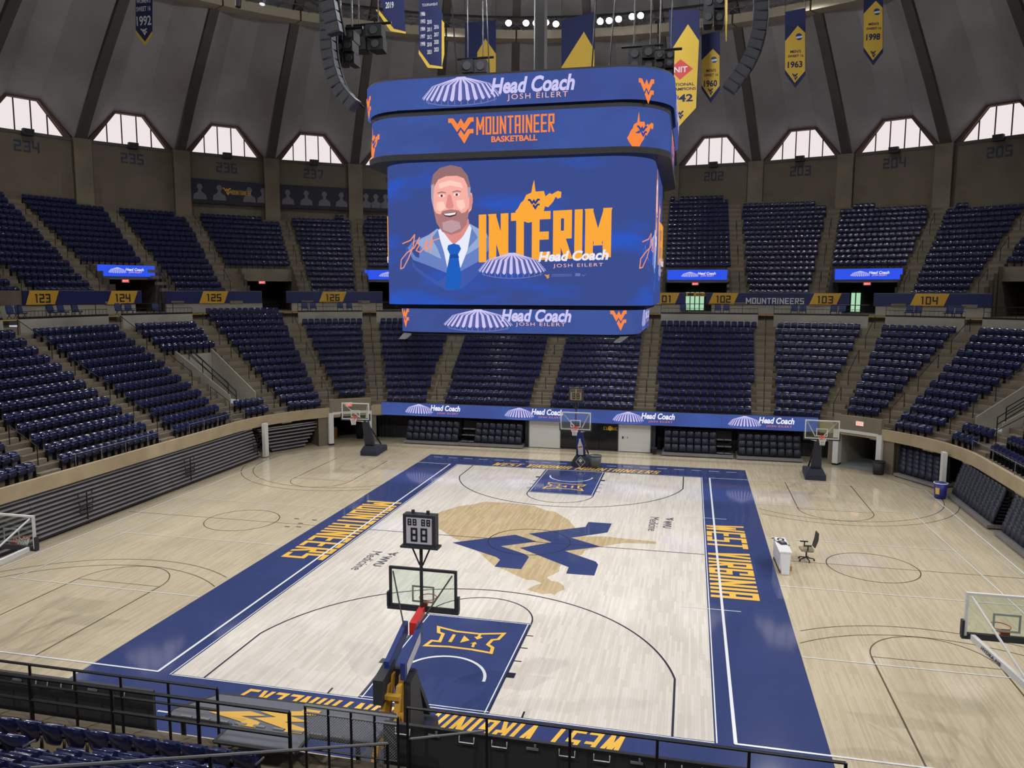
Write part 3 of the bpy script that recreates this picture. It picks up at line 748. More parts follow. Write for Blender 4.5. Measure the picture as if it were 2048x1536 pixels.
def row_points(t0, t1, h, m0, m1, pitch=.5):
    ts = np.array(tsamp(t0, t1, .5)); P = [bp(float(t), h)[0] for t in ts]
    cl = [0.0]
    for a, b in zip(P[:-1], P[1:]): cl.append(cl[-1]+(b-a).length)
    tot = cl[-1]-m0-m1; n = int(tot/pitch+.02)
    if n < 1: return []
    st = m0+(tot-n*pitch)/2+pitch/2
    out = []
    for k in range(n):
        t = float(np.interp(st+k*pitch, cl, ts)); p, nn = bp(t, h); out.append((t, p, nn))
    return out
SEATS = []   # (deck, section, row, x, y, z, rz)
def seat_rz(nn): return math.atan2(-nn.x, nn.y)
for si, (a, b) in enumerate(zip(LAISLES, LAISLES[1:]+[LAISLES[0]+2*TMAX])):
    wrap = b > TMAX
    if wrap: runs = [(a, TMAX), (-TMAX, LAISLES[0])]
    else: runs = [(a, b)]
    corner = abs(a+(S+63.5)) < .01
    for i in range(LROWS+(2 if corner else 0)):
        h, z = LH0+LRUN*i+.46, LZ0+LRISE*i
        for (r0, r1) in runs:
            m0 = .62 if r0 > -TMAX+.01 else 0; m1 = .62 if r1 < TMAX-.01 else 0
            for t, p, nn in row_points(r0, r1, h, m0, m1):
                if any(min(v[0], v[1])-1.6 < t < max(v[0], v[1])+1.6 and v[2]-1 <= i <= v[3] for v in VOMS): continue
                if i == 0 and any(s_*(S+29) < t < s_*(S+46) or s_*(S+46) < t < s_*(S+29) for s_ in (-1, 1)): continue
                SEATS.append(('lower', si, i, p.x, p.y, z, seat_rz(nn), t))
for si, (a, b) in enumerate(zip(UAISLES[:-1], UAISLES[1:])):
    pt = in_port((a+b)/2)
    for i in range(UROWS):
        h, z = UH0+URUN*i+.5, UZ0+URISE*i
        if pt and i < 5: continue
        for t, p, nn in row_points(a, b, h, .58, .58):
            if math.hypot(p.x, p.y) > 55.0: continue
            k = int(round((math.degrees(math.atan2(p.x, p.y))-4.5)/9)); th = R(9*k+4.5)
            if math.hypot(p.x, p.y) > 54.3 and abs(p.x*math.cos(th)-p.y*math.sin(th)) < 1.1: continue
            SEATS.append(('upper', si, i, p.x, p.y, z, seat_rz(nn), t))
for x in np.arange(-10.2, 10.3, .5):
    if -0.4 < x < 2.3: continue
    SEATS.append(('lower', 90 if x < 0 else 91, 0, float(x), -21.52, 2.2, PI, float(-x)))
def proj(x, y, z):
    d = Vector((x, y, z))-Vector(CAM); w = d.dot(_f)
    if w < .3: return None
    return 1024+FPX*d.dot(_r)/w, 768-FPX*d.dot(_u)/w, w
# whole rows, nearest first, become individual seats (about 300); the rest is one stuff object
rowd = {}
for k, s in enumerate(SEATS):
    if s[0] != 'lower': continue
    q = proj(s[3], s[4], s[5]+.7)
    if q and -10 < q[0] < 2058 and 0 < q[1] < 1548:
        rowd.setdefault((s[1], s[2]), []).append((q[2], k))
order = sorted(rowd, key=lambda r: sum(x[0] for x in rowd[r])/len(rowd[r]))
single = set(); chosen = []
for r in order:
    ks = [x[1] for x in rowd[r]]
    full = [k for k, s in enumerate(SEATS) if s[0] == 'lower' and (s[1], s[2]) == r]
    if len(single)+len(full) > 304: 
        if len(single) > 285: break
        continue
    single.update(full); chosen.append(r)
ORD = ['front', 'second', 'third', 'fourth', 'fifth', 'sixth', 'seventh', 'eighth', 'ninth', 'tenth', 'eleventh', 'twelfth', 'thirteenth', 'fourteenth', 'fifteenth', 'sixteenth']
secs_used = sorted({r[0] for r in chosen}); 
blocks = {}
for si in secs_used:
    if si >= 90: blocks[si] = Vector((-5 if si == 90 else 5, -21.5, 0)); continue
    a = LAISLES[si]; b = LAISLES[si+1] if si+1 < len(LAISLES) else LAISLES[0]+2*TMAX
    p, _ = bp((a+b)/2 if b < TMAX else TMAX, 27); blocks[si] = p
sidel = sorted([si for si in blocks if blocks[si].y > -16 and blocks[si].x < 0], key=lambda s: blocks[s].y)
sider = sorted([si for si in blocks if blocks[si].y > -16 and blocks[si].x > 0], key=lambda s: blocks[s].y)
neare = sorted([si for si in blocks if blocks[si].y <= -16 and si < 90], key=lambda s: blocks[s].x)
NTH = ['nearest', 'second nearest', 'third nearest', 'fourth nearest', 'fifth nearest']
PHR = {}
for l, nm in ((sidel, 'left hand stand'), (sider, 'right hand stand')):
    for k, s in enumerate(l): PHR[s] = '%s block of the %s' % (NTH[min(k, 4)], nm)
for k, s in enumerate(neare): PHR[s] = 'near end stand, block %s from the left' % ['first', 'second', 'third', 'fourth', 'fifth', 'sixth'][min(k, 5)]
ORN = ['first']+ORD[1:]+['seventeenth', 'eighteenth', 'nineteenth', 'twentieth']
PHR[90] = 'lowest strip left of the mesh fence'; PHR[91] = 'lowest strip right of the mesh fence'
for r in chosen:
    ks = sorted([k for k in single if (SEATS[k][1], SEATS[k][2]) == r and SEATS[k][0] == 'lower'], key=lambda k: -SEATS[k][7] if SEATS[k][4] < -21 and False else SEATS[k][7])
    for j, k in enumerate(ks):
        s = SEATS[k]
        n_ = (len(ks)-1-j) if blocks[r[0]].y < -16 else j
        lab = 'navy seat, %s row, %s from the left, %s' % (ORD[r[1]], ORN[min(n_, len(ORN)-1)], PHR[r[0]])
        t_ = thing('stadium_seat', lab, 'seat', (s[3], s[4], s[5]), s[6], 'navy stadium seats of the lower stand')
        obj('backrest', sb_m, None, t_); obj('seat_pan', sp_m, None, t_)
        obj('armrest', sa_m[0], None, t_); obj('leg', sl_m[0], None, t_)
        obj('armrest', sa_m[1], None, t_); obj('leg', sl_m[1], None, t_)
def joined(name, idx, label):
    parts = [(seat_back(), 0), (seat_pan(), 0), (seat_arm(-.232), 1), (seat_leg(-.232), 2)]
    base = MB(); mi = []
    for m_, i_ in parts: base.add(m_.v, m_.f); mi += [i_]*len(m_.f)
    bv = np.array([tuple(p) for p in base.v]); nb = len(bv); lens = [len(f) for f in base.f]; flat = np.array([i for f in base.f for i in f])
    N = len(idx); V = np.empty((N, nb, 3), np.float32)
    for j, k in enumerate(idx):
        s = SEATS[k]; c, q = math.cos(s[6]), math.sin(s[6])
        V[j, :, 0] = s[3]+c*bv[:, 0]-q*bv[:, 1]; V[j, :, 1] = s[4]+q*bv[:, 0]+c*bv[:, 1]; V[j, :, 2] = s[5]+bv[:, 2]
    me = bpy.data.meshes.new(name); me.vertices.add(N*nb); me.vertices.foreach_set('co', V.ravel())
    loops = (flat[None, :]+(np.arange(N)*nb)[:, None]).ravel(); L_ = np.tile(np.array(lens), N); st = np.concatenate([[0], np.cumsum(L_)[:-1]])
    me.loops.add(len(loops)); me.loops.foreach_set('vertex_index', loops.astype(np.int32))
    me.polygons.add(len(L_)); me.polygons.foreach_set('loop_start', st.astype(np.int32)); me.polygons.foreach_set('loop_total', L_.astype(np.int32))
    me.polygons.foreach_set('material_index', np.tile(np.array(mi), N).astype(np.int32)); me.polygons.foreach_set('use_smooth', np.tile(np.array(mi) == 0, N))
    for m_ in ('seat_blue', 'seat_arm', 'black_metal'): me.materials.append(MATS[m_])
    me.update(calc_edges=True); me.validate()
    o = bpy.data.objects.new(name, me); COL.objects.link(o); return tag(o, label, 'seats', kind='stuff')
joined('stadium_seats', [k for k in range(len(SEATS)) if k not in single], 'remaining rows of navy plastic stadium seats filling both stands')
print('SEATS', len(SEATS), 'single', len(single), 'rows', len(chosen))
# ------------------------------------------------------------------ aisle handrails
def handrail(t, rows, label, h0, z0, run, rise, cat='handrail'):
    p0 = b3(t, h0+run*rows[0][0], z0+rise*rows[0][0]); e = thing('aisle_handrail', label, cat, p0, group='black stair handrails')
    for a, b in rows:
        mb = MB(); A, B = [Vector(b3(t, h0+run*i+.3, z0+rise*i)) for i in (a, b)]
        for P in (A, B):
            m2 = MB().tube(P, P+Vector((0, 0, .92)), .022, n=6); wpart('post', m2, 'black_metal', e)
        wpart('rail', MB().tube(A+Vector((0, 0, .92)), B+Vector((0, 0, .92)), .022, n=6), 'black_metal', e)
    return e
_pos = ['on the stair', 'on the second stair']
lv = [t for t in LAISLES if (bp(t, 27)[0].y > -12)]
lvl = sorted([t for t in lv if t < 0], key=lambda t: -t); lvr = sorted([t for t in lv if t > 0])
CNT = ['first', 'second', 'third', 'fourth', 'fifth', 'sixth', 'seventh', 'eighth', 'ninth', 'tenth']
for l, nm in ((lvl, 'left'), (lvr, 'right')):
    for k, t in enumerate(l):
        handrail(t, [(1, 3), (5, 8), (10, 13)], 'black handrail on the %s lower stand stair %s of centre' % (CNT[k], nm), LH0, LZ0, LRUN, LRISE)
for l, nm in ((sorted([t for t in UAISLES if t < 0], key=lambda t: -t), 'left'), (sorted([t for t in UAISLES if t > 0]), 'right')):
    for k, t in enumerate(l[:9]):
        handrail(t, [(1, 3), (6, 8), (11, 13)], 'black handrail on the %s upper stand stair %s of centre' % (CNT[k], nm), UH0, UZ0, URUN, URISE)
# ================================================================== CROSS AISLE, SIGNS, DISPLAYS
def adv(t, dx, h):
    s = 1 if dx >= 0 else -1; left = abs(dx)
    while left > 1e-9:
        a = abs(t); stp = min(left, .1)
        t += s*(stp if (a <= S or S+90 <= a <= 3*S+90 or a >= 3*S+180) else math.degrees(stp/(h-S))); left -= stp
    return t
def arc_len(t0, t1, h):
    ts = tsamp(t0, t1, .5); P = [bp(t, h)[0] for t in ts]; return sum((b-a).length for a, b in zip(P[:-1], P[1:]))
def on_curve(mb, polys, tc, h, z0, stag=.0006):
    """flat figures wrapped on the bowl curve: x along the curve from tc, y up from z0"""
    for ip, q in enumerate(polys):
        n = len(q); ar = sum(q[i][0]*q[(i+1) % n][1]-q[(i+1) % n][0]*q[i][1] for i in range(n))
        if ar < 0: q = q[::-1]
        mb.add([b3(adv(tc, p[0], h), h-stag*(ip % 5), z0+p[1]) for p in q], [tuple(range(n))])
    return mb
def on_curve_text(mb, txt, tc, h, z0, width, **k):
    v, f, hh = fonttext(txt, width, **k)
    mb.add([b3(adv(tc, float(a)-width/2, h), h, z0+float(b)) for a, b in v], f); return hh
def dome_icon(w, hgt, n=15):
    """striped dome drawing: list of white wedges, list of shade wedges, list of base strokes"""
    lite, shade, base = [], [], []
    cx = w/2; by = hgt*.34
    def e(k, r): a = PI*k; return (cx-math.cos(a)*w/2*r, by+math.sin(a)*(hgt-by)*r*.0)
    for k in range(n):
        a0, a1 = k/n, (k+1)/n; xa, xb = cx-math.cos(PI*a0)*w/2, cx-math.cos(PI*a1)*w/2; xm = (xa+xb)/2
        sag = lambda x: by-hgt*.14*math.sqrt(max(0, 1-((x-cx)/(w/2))**2))
        tx = cx+(xm-cx)*.16; top = hgt*.97
        midx = lambda x: cx+(x-cx)*.74; midy = hgt*.74
        l0, l1 = xa+(xb-xa)*.12, xa+(xb-xa)*.62
        q = [(l0, sag(l0)), ((l0+l1)/2, sag(xm)-hgt*.06), (l1, sag(l1)), (midx(l1), midy), (tx+.012*w, top), (tx-.012*w, top), (midx(l0), midy)]
        lite.append(q)
        shade.append([(l1, sag(l1)), (xb, sag(xb)), (midx(xb), midy), (cx+(xb-cx)*.16, top), (tx+.012*w, top), (midx(l1), midy)])
    lite.append([(cx-w*.09, hgt*.95), (cx+w*.09, hgt*.95), (cx+w*.05, hgt*1.02), (cx-w*.05, hgt*1.02)])
    for k in range(11):
        x = w*(.08+.84*k/10); y = by-hgt*.16*math.sqrt(max(0, 1-((x-cx)/(w/2))**2)); base.append([(x-.006*w, y-hgt*.16), (x+.006*w, y-hgt*.16), (x+.006*w, y), (x-.006*w, y)])
    for k in range(12):
        x0, x1 = w*(.05+.9*k/12), w*(.05+.9*(k+1)/12); y = lambda x: by-hgt*.32*math.sqrt(max(0, 1-((x-cx)/(w/2))**2))
        base.append([(x0, y(x0)-.012*w), (x1, y(x1)-.012*w), (x1, y(x1)), (x0, y(x0))])
    return lite, shade, base
emit('led_blue', srgb(52, 74, 152), 1.0, True)
emit('led_blue_bright', srgb(48, 84, 232), 1.0, True)
emit('led_lilac', srgb(206, 200, 244), 1.0)
emit('led_shade', srgb(92, 96, 164), 1.0)
emit('led_lines', srgb(120, 130, 196), .8)
emit('led_white', srgb(236, 236, 252), 1.0)
emit('led_orange', srgb(250, 136, 66), 1.0)
emit('led_gold', srgb(252, 170, 60), 1.0)
emit('led_peach', srgb(244, 190, 176), 1.0)
emit('exit_red', srgb(255, 70, 84), 1.0)
emit('exit_glow', srgb(255, 214, 190), 1.0)
emit('green_daylight', srgb(188, 236, 196), .8, True)
# displays above the portals
def portal_display(u0, u1, label):
    h = 42.1; a, b = tpx(u0, h), tpx(u1, h); e = thing('portal_display', label, 'display', b3((a+b)/2, h, 12.25), group='blue displays above the stand entries')
    wpart('screen', band(MB(), a, b, h, 12.25, 13.18, .1, .5), 'led_blue_bright', e); W = arc_len(a, b, h); tc = (a+b)/2
    lite, sh, base = dome_icon(W*.3, .55)
    wpart('dome_picture', on_curve(MB(), [[(p[0]-W*.27, p[1]) for p in q] for q in lite], tc, h-.03, 12.42), 'led_lilac', e)
    mb = MB(); on_curve_text(mb, 'Head Coach', adv(tc, W*.16, h), h-.05, 12.72, W*.3, shear=.2, bold=.03); wpart('lettering', mb, 'led_white', e)
    mb = MB(); on_curve_text(mb, 'JOSH EILERT', adv(tc, W*.17, h), h-.05, 12.5, W*.22); wpart('lettering', mb, 'led_peach', e)
    return e
portal_display(190, 312, 'blue display in the upper stand at far left above section 124')
portal_display(730, 852, 'blue display half hidden behind the left edge of the scoreboard')
portal_display(1334, 1453, 'blue display right of the scoreboard above section 101')
portal_display(1668, 1803, 'blue display above the gap between sections 103 and 104')
def exit_sign(p, face, label, name='exit_sign', w=.42, h=.22, m='exit_red'):
    e = thing(name, label, 'exit sign', p, group='lit exit signs'); f = Vector(face).normalized(); ux = Vector((-f.y, f.x, 0))
    mb = MB(); c = Vector(p); mb.prism([(-w/2, 0), (w/2, 0), (w/2, h), (-w/2, h)], c-f*.05, ux, (0, 0, 1), .1); wpart('housing', mb, 'white_plastic', e)
    mb = MB(); mb.flat([[(-w*.46, h*.1), (w*.46, h*.1), (w*.46, h*.9), (-w*.46, h*.9)]], c+f*.055, ux, (0, 0, 1)); wpart('face', mb, m, e)
    mb = MB(); mb.flat(block('EXIT', w*.7, h*.5, .28, .3), c+f*.06-ux*w*.35+Vector((0, 0, h*.25)), ux, (0, 0, 1)); wpart('lettering', mb, 'exit_glow' if m == 'exit_red' else 'exit_red', e)
    return e
for u, z, lab in ((253, 11.75, 'red exit sign under the far left blue display'), (525, 11.75, 'red exit sign under the concrete beam above section 125'), (1390, 11.75, 'red exit sign under the display right of the scoreboard'), (1733, 11.75, 'red exit sign under the display beside section 104')):
    t = tpx(u, 42.2); p = Vector(b3(t, 42.3, z)); exit_sign(p, -bp(t, 42)[1], lab, w=.6, h=.28)
# sign boards on the parapet
def sign_board(u0, u1, plates, label, words=(), dips=()):
    h = PH-.07; a, b = tpx(u0, h), tpx(u1, h); e = thing('section_sign', label, 'sign', b3((a+b)/2, h, 10.03), group='navy section signs on the parapet')
    wpart('panel', band(MB(), a, b, h, 10.03, 11.06, .06, .5), 'sign_navy', e)
    wpart('edge', band(MB(), a, b, h-.01, 11.04, 11.08, .08, .5), 'grey_steel', e)
    for u, num, hw in plates:
        t = tpx(u, h); pl = wpart('number_plate', on_curve(MB(), [[(-hw-.12, 0), (hw-.28, 0), (hw+.12, 1.02), (-hw+.28, 1.02)]], t, h-.035, 10.03), 'sign_gold', e)
        wpart('lettering', on_curve(MB(), [[(p[0]-.62, p[1]) for p in q] for q in block(num, 1.24, .62, .26, .24)], t, h-.075, 10.2), 'sign_text', pl)
    for u, txt, w in words:
        t = tpx(u, h); wpart('lettering', on_curve(MB(), [[(p[0]-w/2, p[1]) for p in q] for q in block(txt, w, .52, .28, .22)], t, h-.05, 10.12), 'sign_white', e)
    return e
sign_board(45, 283, ((83, '123', 1.25), (244, '124', 1.15)), 'navy sign board at far left with two gold plates, 123 and 124')
sign_board(330, 523, ((427, '125', 1.15),), 'navy sign board above the raised corner rows, gold plate 125 in its middle')
sign_board(572, 765, ((665, '126', 1.15),), 'navy sign board just left of the scoreboard, gold plate 126')
sign_board(1270, 1372, ((1329, '101', 1.2),), 'short navy sign board touching the scoreboard edge, gold plate 101')
sign_board(1412, 1700, ((1447, '102', 1.15), (1651, '103', 1.15)), 'navy sign board lettered between gold plates 102 and 103', ((1550, 'MOUNTAINEERS', 4.75),))
sign_board(1748, 1985, ((1860, '104', 1.3),), 'navy sign board at far right with one gold plate, 104')
# railings along the top of the cross aisle wall
RN = {}
for k, (a, b) in enumerate(secs):
    if bp((a+b)/2, 32)[0].y < -8 or abs(a+(S+63.5)) < .01: continue
    a2, b2 = a+awid(a, CH0), b-awid(b, CH0); p = bp((a+b)/2, 32)[0]
    side = 'left' if (a+b)/2 < 0 else 'right'; RN.setdefault(side, []).append((a2, b2))
for side, l in RN.items():
    l.sort(key=lambda q: abs(q[0]+q[1]))
    for j, (a, b) in enumerate(l):
        e = thing('cross_aisle_railing', 'black railing, %s one %s of the far centre, above the lower stand' % (CNT[j], side), 'railing', b3((a+b)/2, CH0, CZ), group='black railings of the cross aisle')
        ts = tsamp(a, b, 2.0)
        wpart('rail', MB().path([b3(t, CH0-.06, CZ+.86) for t in ts], .03), 'black_metal', e); wpart('rail', MB().path([b3(t, CH0-.06, CZ+.5) for t in ts], .018), 'black_metal', e)
        wpart('kick_board', band(MB(), a, b, CH0-.17, CZ+.04, CZ+.16, .12), 'black', e)
        mb = MB(); W = arc_len(a, b, CH0); n = int(W/.3)
        for i in range(n+1):
            t = adv(a, W*i/n, CH0); q = Vector(b3(t, CH0-.06, CZ+.1)); r_ = .022 if i % 7 == 0 else .009
            mb.tube(q, q+Vector((0, 0, .4 if i % 7 else .76)), r_, n=4, cap=False)
        o = wpart('balusters', mb, 'black_metal', e); o['kind'] = 'stuff'
# folding chairs parked on the cross aisle
def aisle_chair(p, rz, label):
    e = thing('platform_chair', label, 'chair', p, rz, 'blue chairs on the cross aisle')
    mb = MB(); mb.hexa([(-.26, .10, .42), (.26, .10, .42), (.26, .17, .42), (-.26, .17, .42)], [(-.26, .2, .95), (.26, .2, .95), (.26, .27, .95), (-.26, .27, .95)])
    mb.hexa([(-.26, .2, .95), (.26, .2, .95), (.26, .27, .95), (-.26, .27, .95)], [(-.16, .24, 1.12), (.16, .24, 1.12), (.16, .3, 1.12), (-.16, .3, 1.12)]); obj('backrest', mb, 'chair_blue', e)
    mb = MB(); mb.box((0, -.05, .44), (.5, .42, .09)); obj('seat_pan', mb, 'chair_blue', e)
    for s in (-1, 1):
        mb = MB(); mb.tube((s*.24, -.18, 0), (s*.24, .12, .45), .02, n=6); obj('leg', mb, 'black_metal', e)
        mb = MB(); mb.tube((s*.24, .2, 0), (s*.24, -.12, .45), .02, n=6); obj('leg', mb, 'black_metal', e)
    e.scale = (1, 1, .78)
    return e
chs = [(22, 'far left of the cross aisle beside the picture edge'), (40, 'second from the left picture edge'), (103, 'left of a pair under the first plate of the far left sign'), (124, 'right of a pair under the first plate of the far left sign'), (152, 'standing alone between the 123 and 124 signs'), (238, 'left of a pair under the second plate of the far left sign'), (258, 'right of a pair under the second plate of the far left sign'), (312, 'beside the gap left of the 125 sign'),
 (609, 'left of a pair under the left half of the sign beside the scoreboard'), (626, 'right of a pair under the left half of the sign beside the scoreboard'), (680, 'left of a pair under the right half of the sign beside the scoreboard'), (698, 'right of a pair under the right half of the sign beside the scoreboard'), (1367, 'alone in front of the green lit window'), (1437, 'left of a pair under the plate left of the white lettering'), (1454, 'right of a pair under the plate left of the white lettering'),
 (1590, 'left of a pair under the white lettered sign'), (1607, 'right of a pair under the white lettered sign'), (1669, 'left of a pair under the plate right of the white lettering'), (1686, 'right of a pair under the plate right of the white lettering'), (1820, 'left of a pair on the left under the far right sign'), (1837, 'right of a pair on the left under the far right sign'), (1900, 'left of a pair on the right under the far right sign'), (1919, 'right of a pair on the right under the far right sign')]
for u, where in chs:
    t = tpx(u, 34.0); p, nn = bp(t, 34.0); aisle_chair((p.x, p.y, CZ), seat_rz(nn), 'blue chair '+where)
# daylight seen through glass doors at the back of two portals
for u0, u1, lab in ((1371, 1409, 'tall green lit glass doors between the 101 and 102 signs'), (1702, 1722, 'narrow green lit glass door between the 103 and 104 signs')):
    h = 47.8; a, b = tpx(u0, h), tpx(u1, h); e = thing('door_1' if u0 < 1500 else 'door_2', lab, None, b3((a+b)/2, h, CZ), kind='structure')
    n = 4 if u0 < 1500 else 2; W = arc_len(a, b, h)
    for k in range(n):
        x0, x1 = adv(a, W*(k+.06)/n, h), adv(a, W*(k+.94)/n, h); wpart('pane', MB().hexa([b3(x0, h, CZ+.05), b3(x1, h, CZ+.05), b3(x1, h+.04, CZ+.05), b3(x0, h+.04, CZ+.05)], [b3(x0, h, 11.1), b3(x1, h, 11.1), b3(x1, h+.04, 11.1), b3(x0, h+.04, 11.1)]), 'green_daylight', e)
        wpart('jamb', MB().tube(b3(adv(a, W*k/n, h), h-.03, CZ), b3(adv(a, W*k/n, h), h-.03, 11.2), .05, n=6), 'black_metal', e)
# gold strip sign above the first door
h = 42.05; a, b = tpx(1372, h), tpx(1411, h); e = thing('entry_sign', 'gold strip sign with dark letters in the gap beside sign 101', 'sign', b3((a+b)/2, 38.3, 10.78))
a, b = tpx(1372, 38.2), tpx(1411, 38.2)
wpart('panel', band(MB(), a, b, 38.2, 10.75, 11.06, .06), 'sign_gold', e)
mb = MB(); on_curve(mb, block('VAUG', .9, .2, .26, .3), tpx(1392, 38.2), 38.18, 10.8); on_curve(mb, [[(-.62, .02), (-.1, .02), (-.1, .24), (-.62, .24)]], tpx(1390, 38.2), 38.18, 10.78); wpart('lettering', mb, 'sign_text', e)
# history banners on the drum
def thpx(u, v, rr):
    d = ray(u, v); A = d.x**2+d.y**2; B = 2*(CAM[0]*d.x+CAM[1]*d.y); c = CAM[0]**2+CAM[1]**2-rr*rr
    t = (-B+math.sqrt(B*B-4*A*c))/2/A; P = Vector(CAM)+d*t; return math.degrees(math.atan2(P.x, P.y)), P.z
mat('poster_dark', srgb(44, 44, 62), 0.7); mat('poster_grey', srgb(120, 118, 124), 0.7)
def bust(x, s):
    hd = [(x+.18*s*math.cos(k*PI/6), .95*s+.23*s*math.sin(k*PI/6)) for k in range(12)]
    return [hd, [(x-.42*s, .2*s), (x+.42*s, .2*s), (x+.36*s, .52*s), (x+.12*s, .66*s), (x+.1*s, .78*s), (x-.1*s, .78*s), (x-.12*s, .66*s), (x-.36*s, .52*s)]]
for u0, u1, kk, lab in ((378, 538, -4.5-.5, 'dark history banner of four portraits and emblem below window 236'), (557, 702, -4, 'dark history banner of four grey figures below window 237'), (722, 800, -3, 'dark history banner half hidden by the scoreboard')):
    t0, z1 = thpx(u0, 345 if u0 < 400 else 360, RW-.5); t1, _ = thpx(u1, 380, RW-.5); c = (t0+t1)/2; rr = (RW-.45)*math.cos(R((t1-t0)/2))
    W = 2*rr*math.tan(R((t1-t0)/2)); o_ = Vector(pol(rr, c, 0)); ux = Vector((math.cos(R(c)), -math.sin(R(c)), 0)); zb = 19.75; H = 2.35
    e = thing('history_banner', lab, 'banner', (o_.x, o_.y, zb), group='dark banners on the drum wall')
    wpart('cloth', MB().prism([(-W/2, 0), (W/2, 0), (W/2, H), (-W/2, H)], o_+Vector((0, 0, zb)), ux, (0, 0, 1), .05), 'poster_dark', e)
    nn = ux.cross(Vector((0, 0, 1)))
    for x in (-.38, -.14, .24, .42) if u0 < 400 else (-.38, -.13, .12, .36):
        hd, bd = bust(x*W, 1.55)
        wpart('portrait_print', MB().flat([bd[:4]+bd[4:5]+[(x*W+.1, 1.2)]+[(p[0], p[1]) for p in hd[:7]]+[(x*W-.1, 1.2)]+bd[5:]], o_+nn*.07+Vector((0, 0, zb+.05)), ux, (0, 0, 1)), 'poster_grey', e)
    if u0 < 400:
        mb = MB(); mb.flat(emblem(WVN, .8), o_+nn*.08+Vector((0, 0, zb+.9))-ux*.75, ux, (0, 0, 1)); wpart('emblem', mb, 'sign_gold', e)
        mb = MB(); mb.flat(block('MOUNTAINEER', 2.0, .45, .3, .25), o_+nn*.08+Vector((0, 0, zb+1.0))+ux*.0, ux, (0, 0, 1)); wpart('lettering', mb, 'sign_gold', e)
# twin lamp boxes at the window sills
for k, lab in [(-7, 'leftmost dome window'), (-6, 'second dome window from the left'), (-5, 'third dome window from the left'), (-4, 'fourth dome window from the left'), (1, 'first dome window right of the scoreboard'), (2, 'second dome window right of the scoreboard'), (3, 'third dome window right of the scoreboard'), (4, 'rightmost dome window')]:
    e = thing('sill_lamp_box', 'dark twin lamp box on the sill of the %s' % lab, 'light', (0, 0, 0), -R(9*k), 'lamp boxes at the dome windows')
    obj('lamp_box', boxm, None, e); obj('lens', lensm, None, e)
# ================================================================== CENTRE SCOREBOARD
SBX = 0.20
board = thing('center_scoreboard', 'huge four sided video scoreboard hanging above centre court', 'scoreboard', (SBX, 0, 9.5))
def rs_pt(a, r, s):
    """perimeter point of a rounded square (half size a, corner r); s = 0 at the middle of the camera side, + to the right"""
    fl_ = a-r; q = PI*r/2; per = 4*(2*fl_+q); s = (s+per/2) % per-per/2
    sg = 1 if s >= 0 else -1; d = abs(s)
    if d <= fl_: x, y, nx, ny = d, -a, 0, -1
    elif d <= fl_+q: f = (d-fl_)/r; nx, ny = math.sin(f), -math.cos(f); x, y = fl_+r*nx, -fl_+r*ny
    elif d <= 3*fl_+q: x, y, nx, ny = a, -fl_+(d-fl_-q), 1, 0
    elif d <= 3*fl_+2*q: f = (d-3*fl_-q)/r; nx, ny = math.cos(f), math.sin(f); x, y = fl_+r*nx, fl_+r*ny
    else: x, y, nx, ny = fl_-(d-3*fl_-2*q), a, 0, 1
    return Vector((SBX+sg*x, y, 0)), Vector((sg*nx, ny, 0))
def perim(a, r): return 4*(2*(a-r)+PI*r/2)
def tube_rs(a, r, z0, z1, off=0.0, caps=False, n=10):
    mb = MB(); P = []; fl_ = a-r; ss = []
    per = perim(a, r); q = PI*r/2
    for side in range(4):
        base = side*per/4
        ss += [base-fl_, base+fl_]+[base+fl_+q*k/n for k in range(1, n)]
    for s in ss:
        p, nn = rs_pt(a, r, s); P.append(p+nn*off)
    m = len(P); vs = [(p.x, p.y, z0) for p in P]+[(p.x, p.y, z1) for p in P]
    fs = [(i, (i+1) % m, m+(i+1) % m, m+i) for i in range(m)]
    if caps: fs += [tuple(range(m))[::-1], tuple(range(m, 2*m))]
    return mb.add(vs, fs)
emit_noise('screen_main', srgb(60, 78, 142), srgb(42, 90, 206), (.25, .25, .9), .52, .76)
emit_noise('screen_band', srgb(64, 80, 144), srgb(66, 92, 164), (.3, .3, .5), .42, .7)
TIERS = {'top': (5.76, 1.9, 17.52, 18.58), 'upper': (5.62, 1.8, 15.98, 17.36), 'main': (5.14, 1.6, 10.58, 15.84), 'low': (4.68, 1.3, 9.52, 10.44)}
SCR = {}
for nm, (a, r, z0, z1) in TIERS.items():
    SCR[nm] = wpart('screen', tube_rs(a, r, z0, z1), 'screen_main' if nm == 'main' else 'screen_band', board)
    SCR[nm]['label'] = {'top': 'upper blue ribbon screen', 'upper': 'second blue ribbon screen', 'main': 'main blue video screen with a portrait', 'low': 'lowest blue ribbon screen'}[nm]
for a, r, z0, z1 in ((5.64, 1.8, 17.33, 17.54), (5.70, 1.8, 15.78, 15.99), (4.9, 1.4, 10.42, 10.60), (4.6, 1.25, 9.4, 9.53), (5.7, 1.85, 18.56, 18.66), (5.0, 1.5, 15.82, 15.9)):
    wpart('trim_ring', tube_rs(a, r, z0, z1, 0.0, True), 'black', board)
wpart('housing', tube_rs(3.9, 1.0, 9.6, 18.9, 0, True), 'black', board)
def on_board(nm, polys, side=0, off=.02, stag=.002):
    a, r = TIERS[nm][:2]; per = perim(a, r); mb = MB()
    for ip, q in enumerate(polys):
        n = len(q); ar = sum(q[i][0]*q[(i+1) % n][1]-q[(i+1) % n][0]*q[i][1] for i in range(n))
        if ar < 0: q = q[::-1]
        vs = []
        for x, z in q:
            p, nn = rs_pt(a, r, x+side*(8.95 if nm == 'main' and side > 0 else per/4)); p = p+nn*(off+stag*(ip % 4)); vs.append((p.x, p.y, z))
        mb.add(vs, [tuple(range(n))])
    return mb
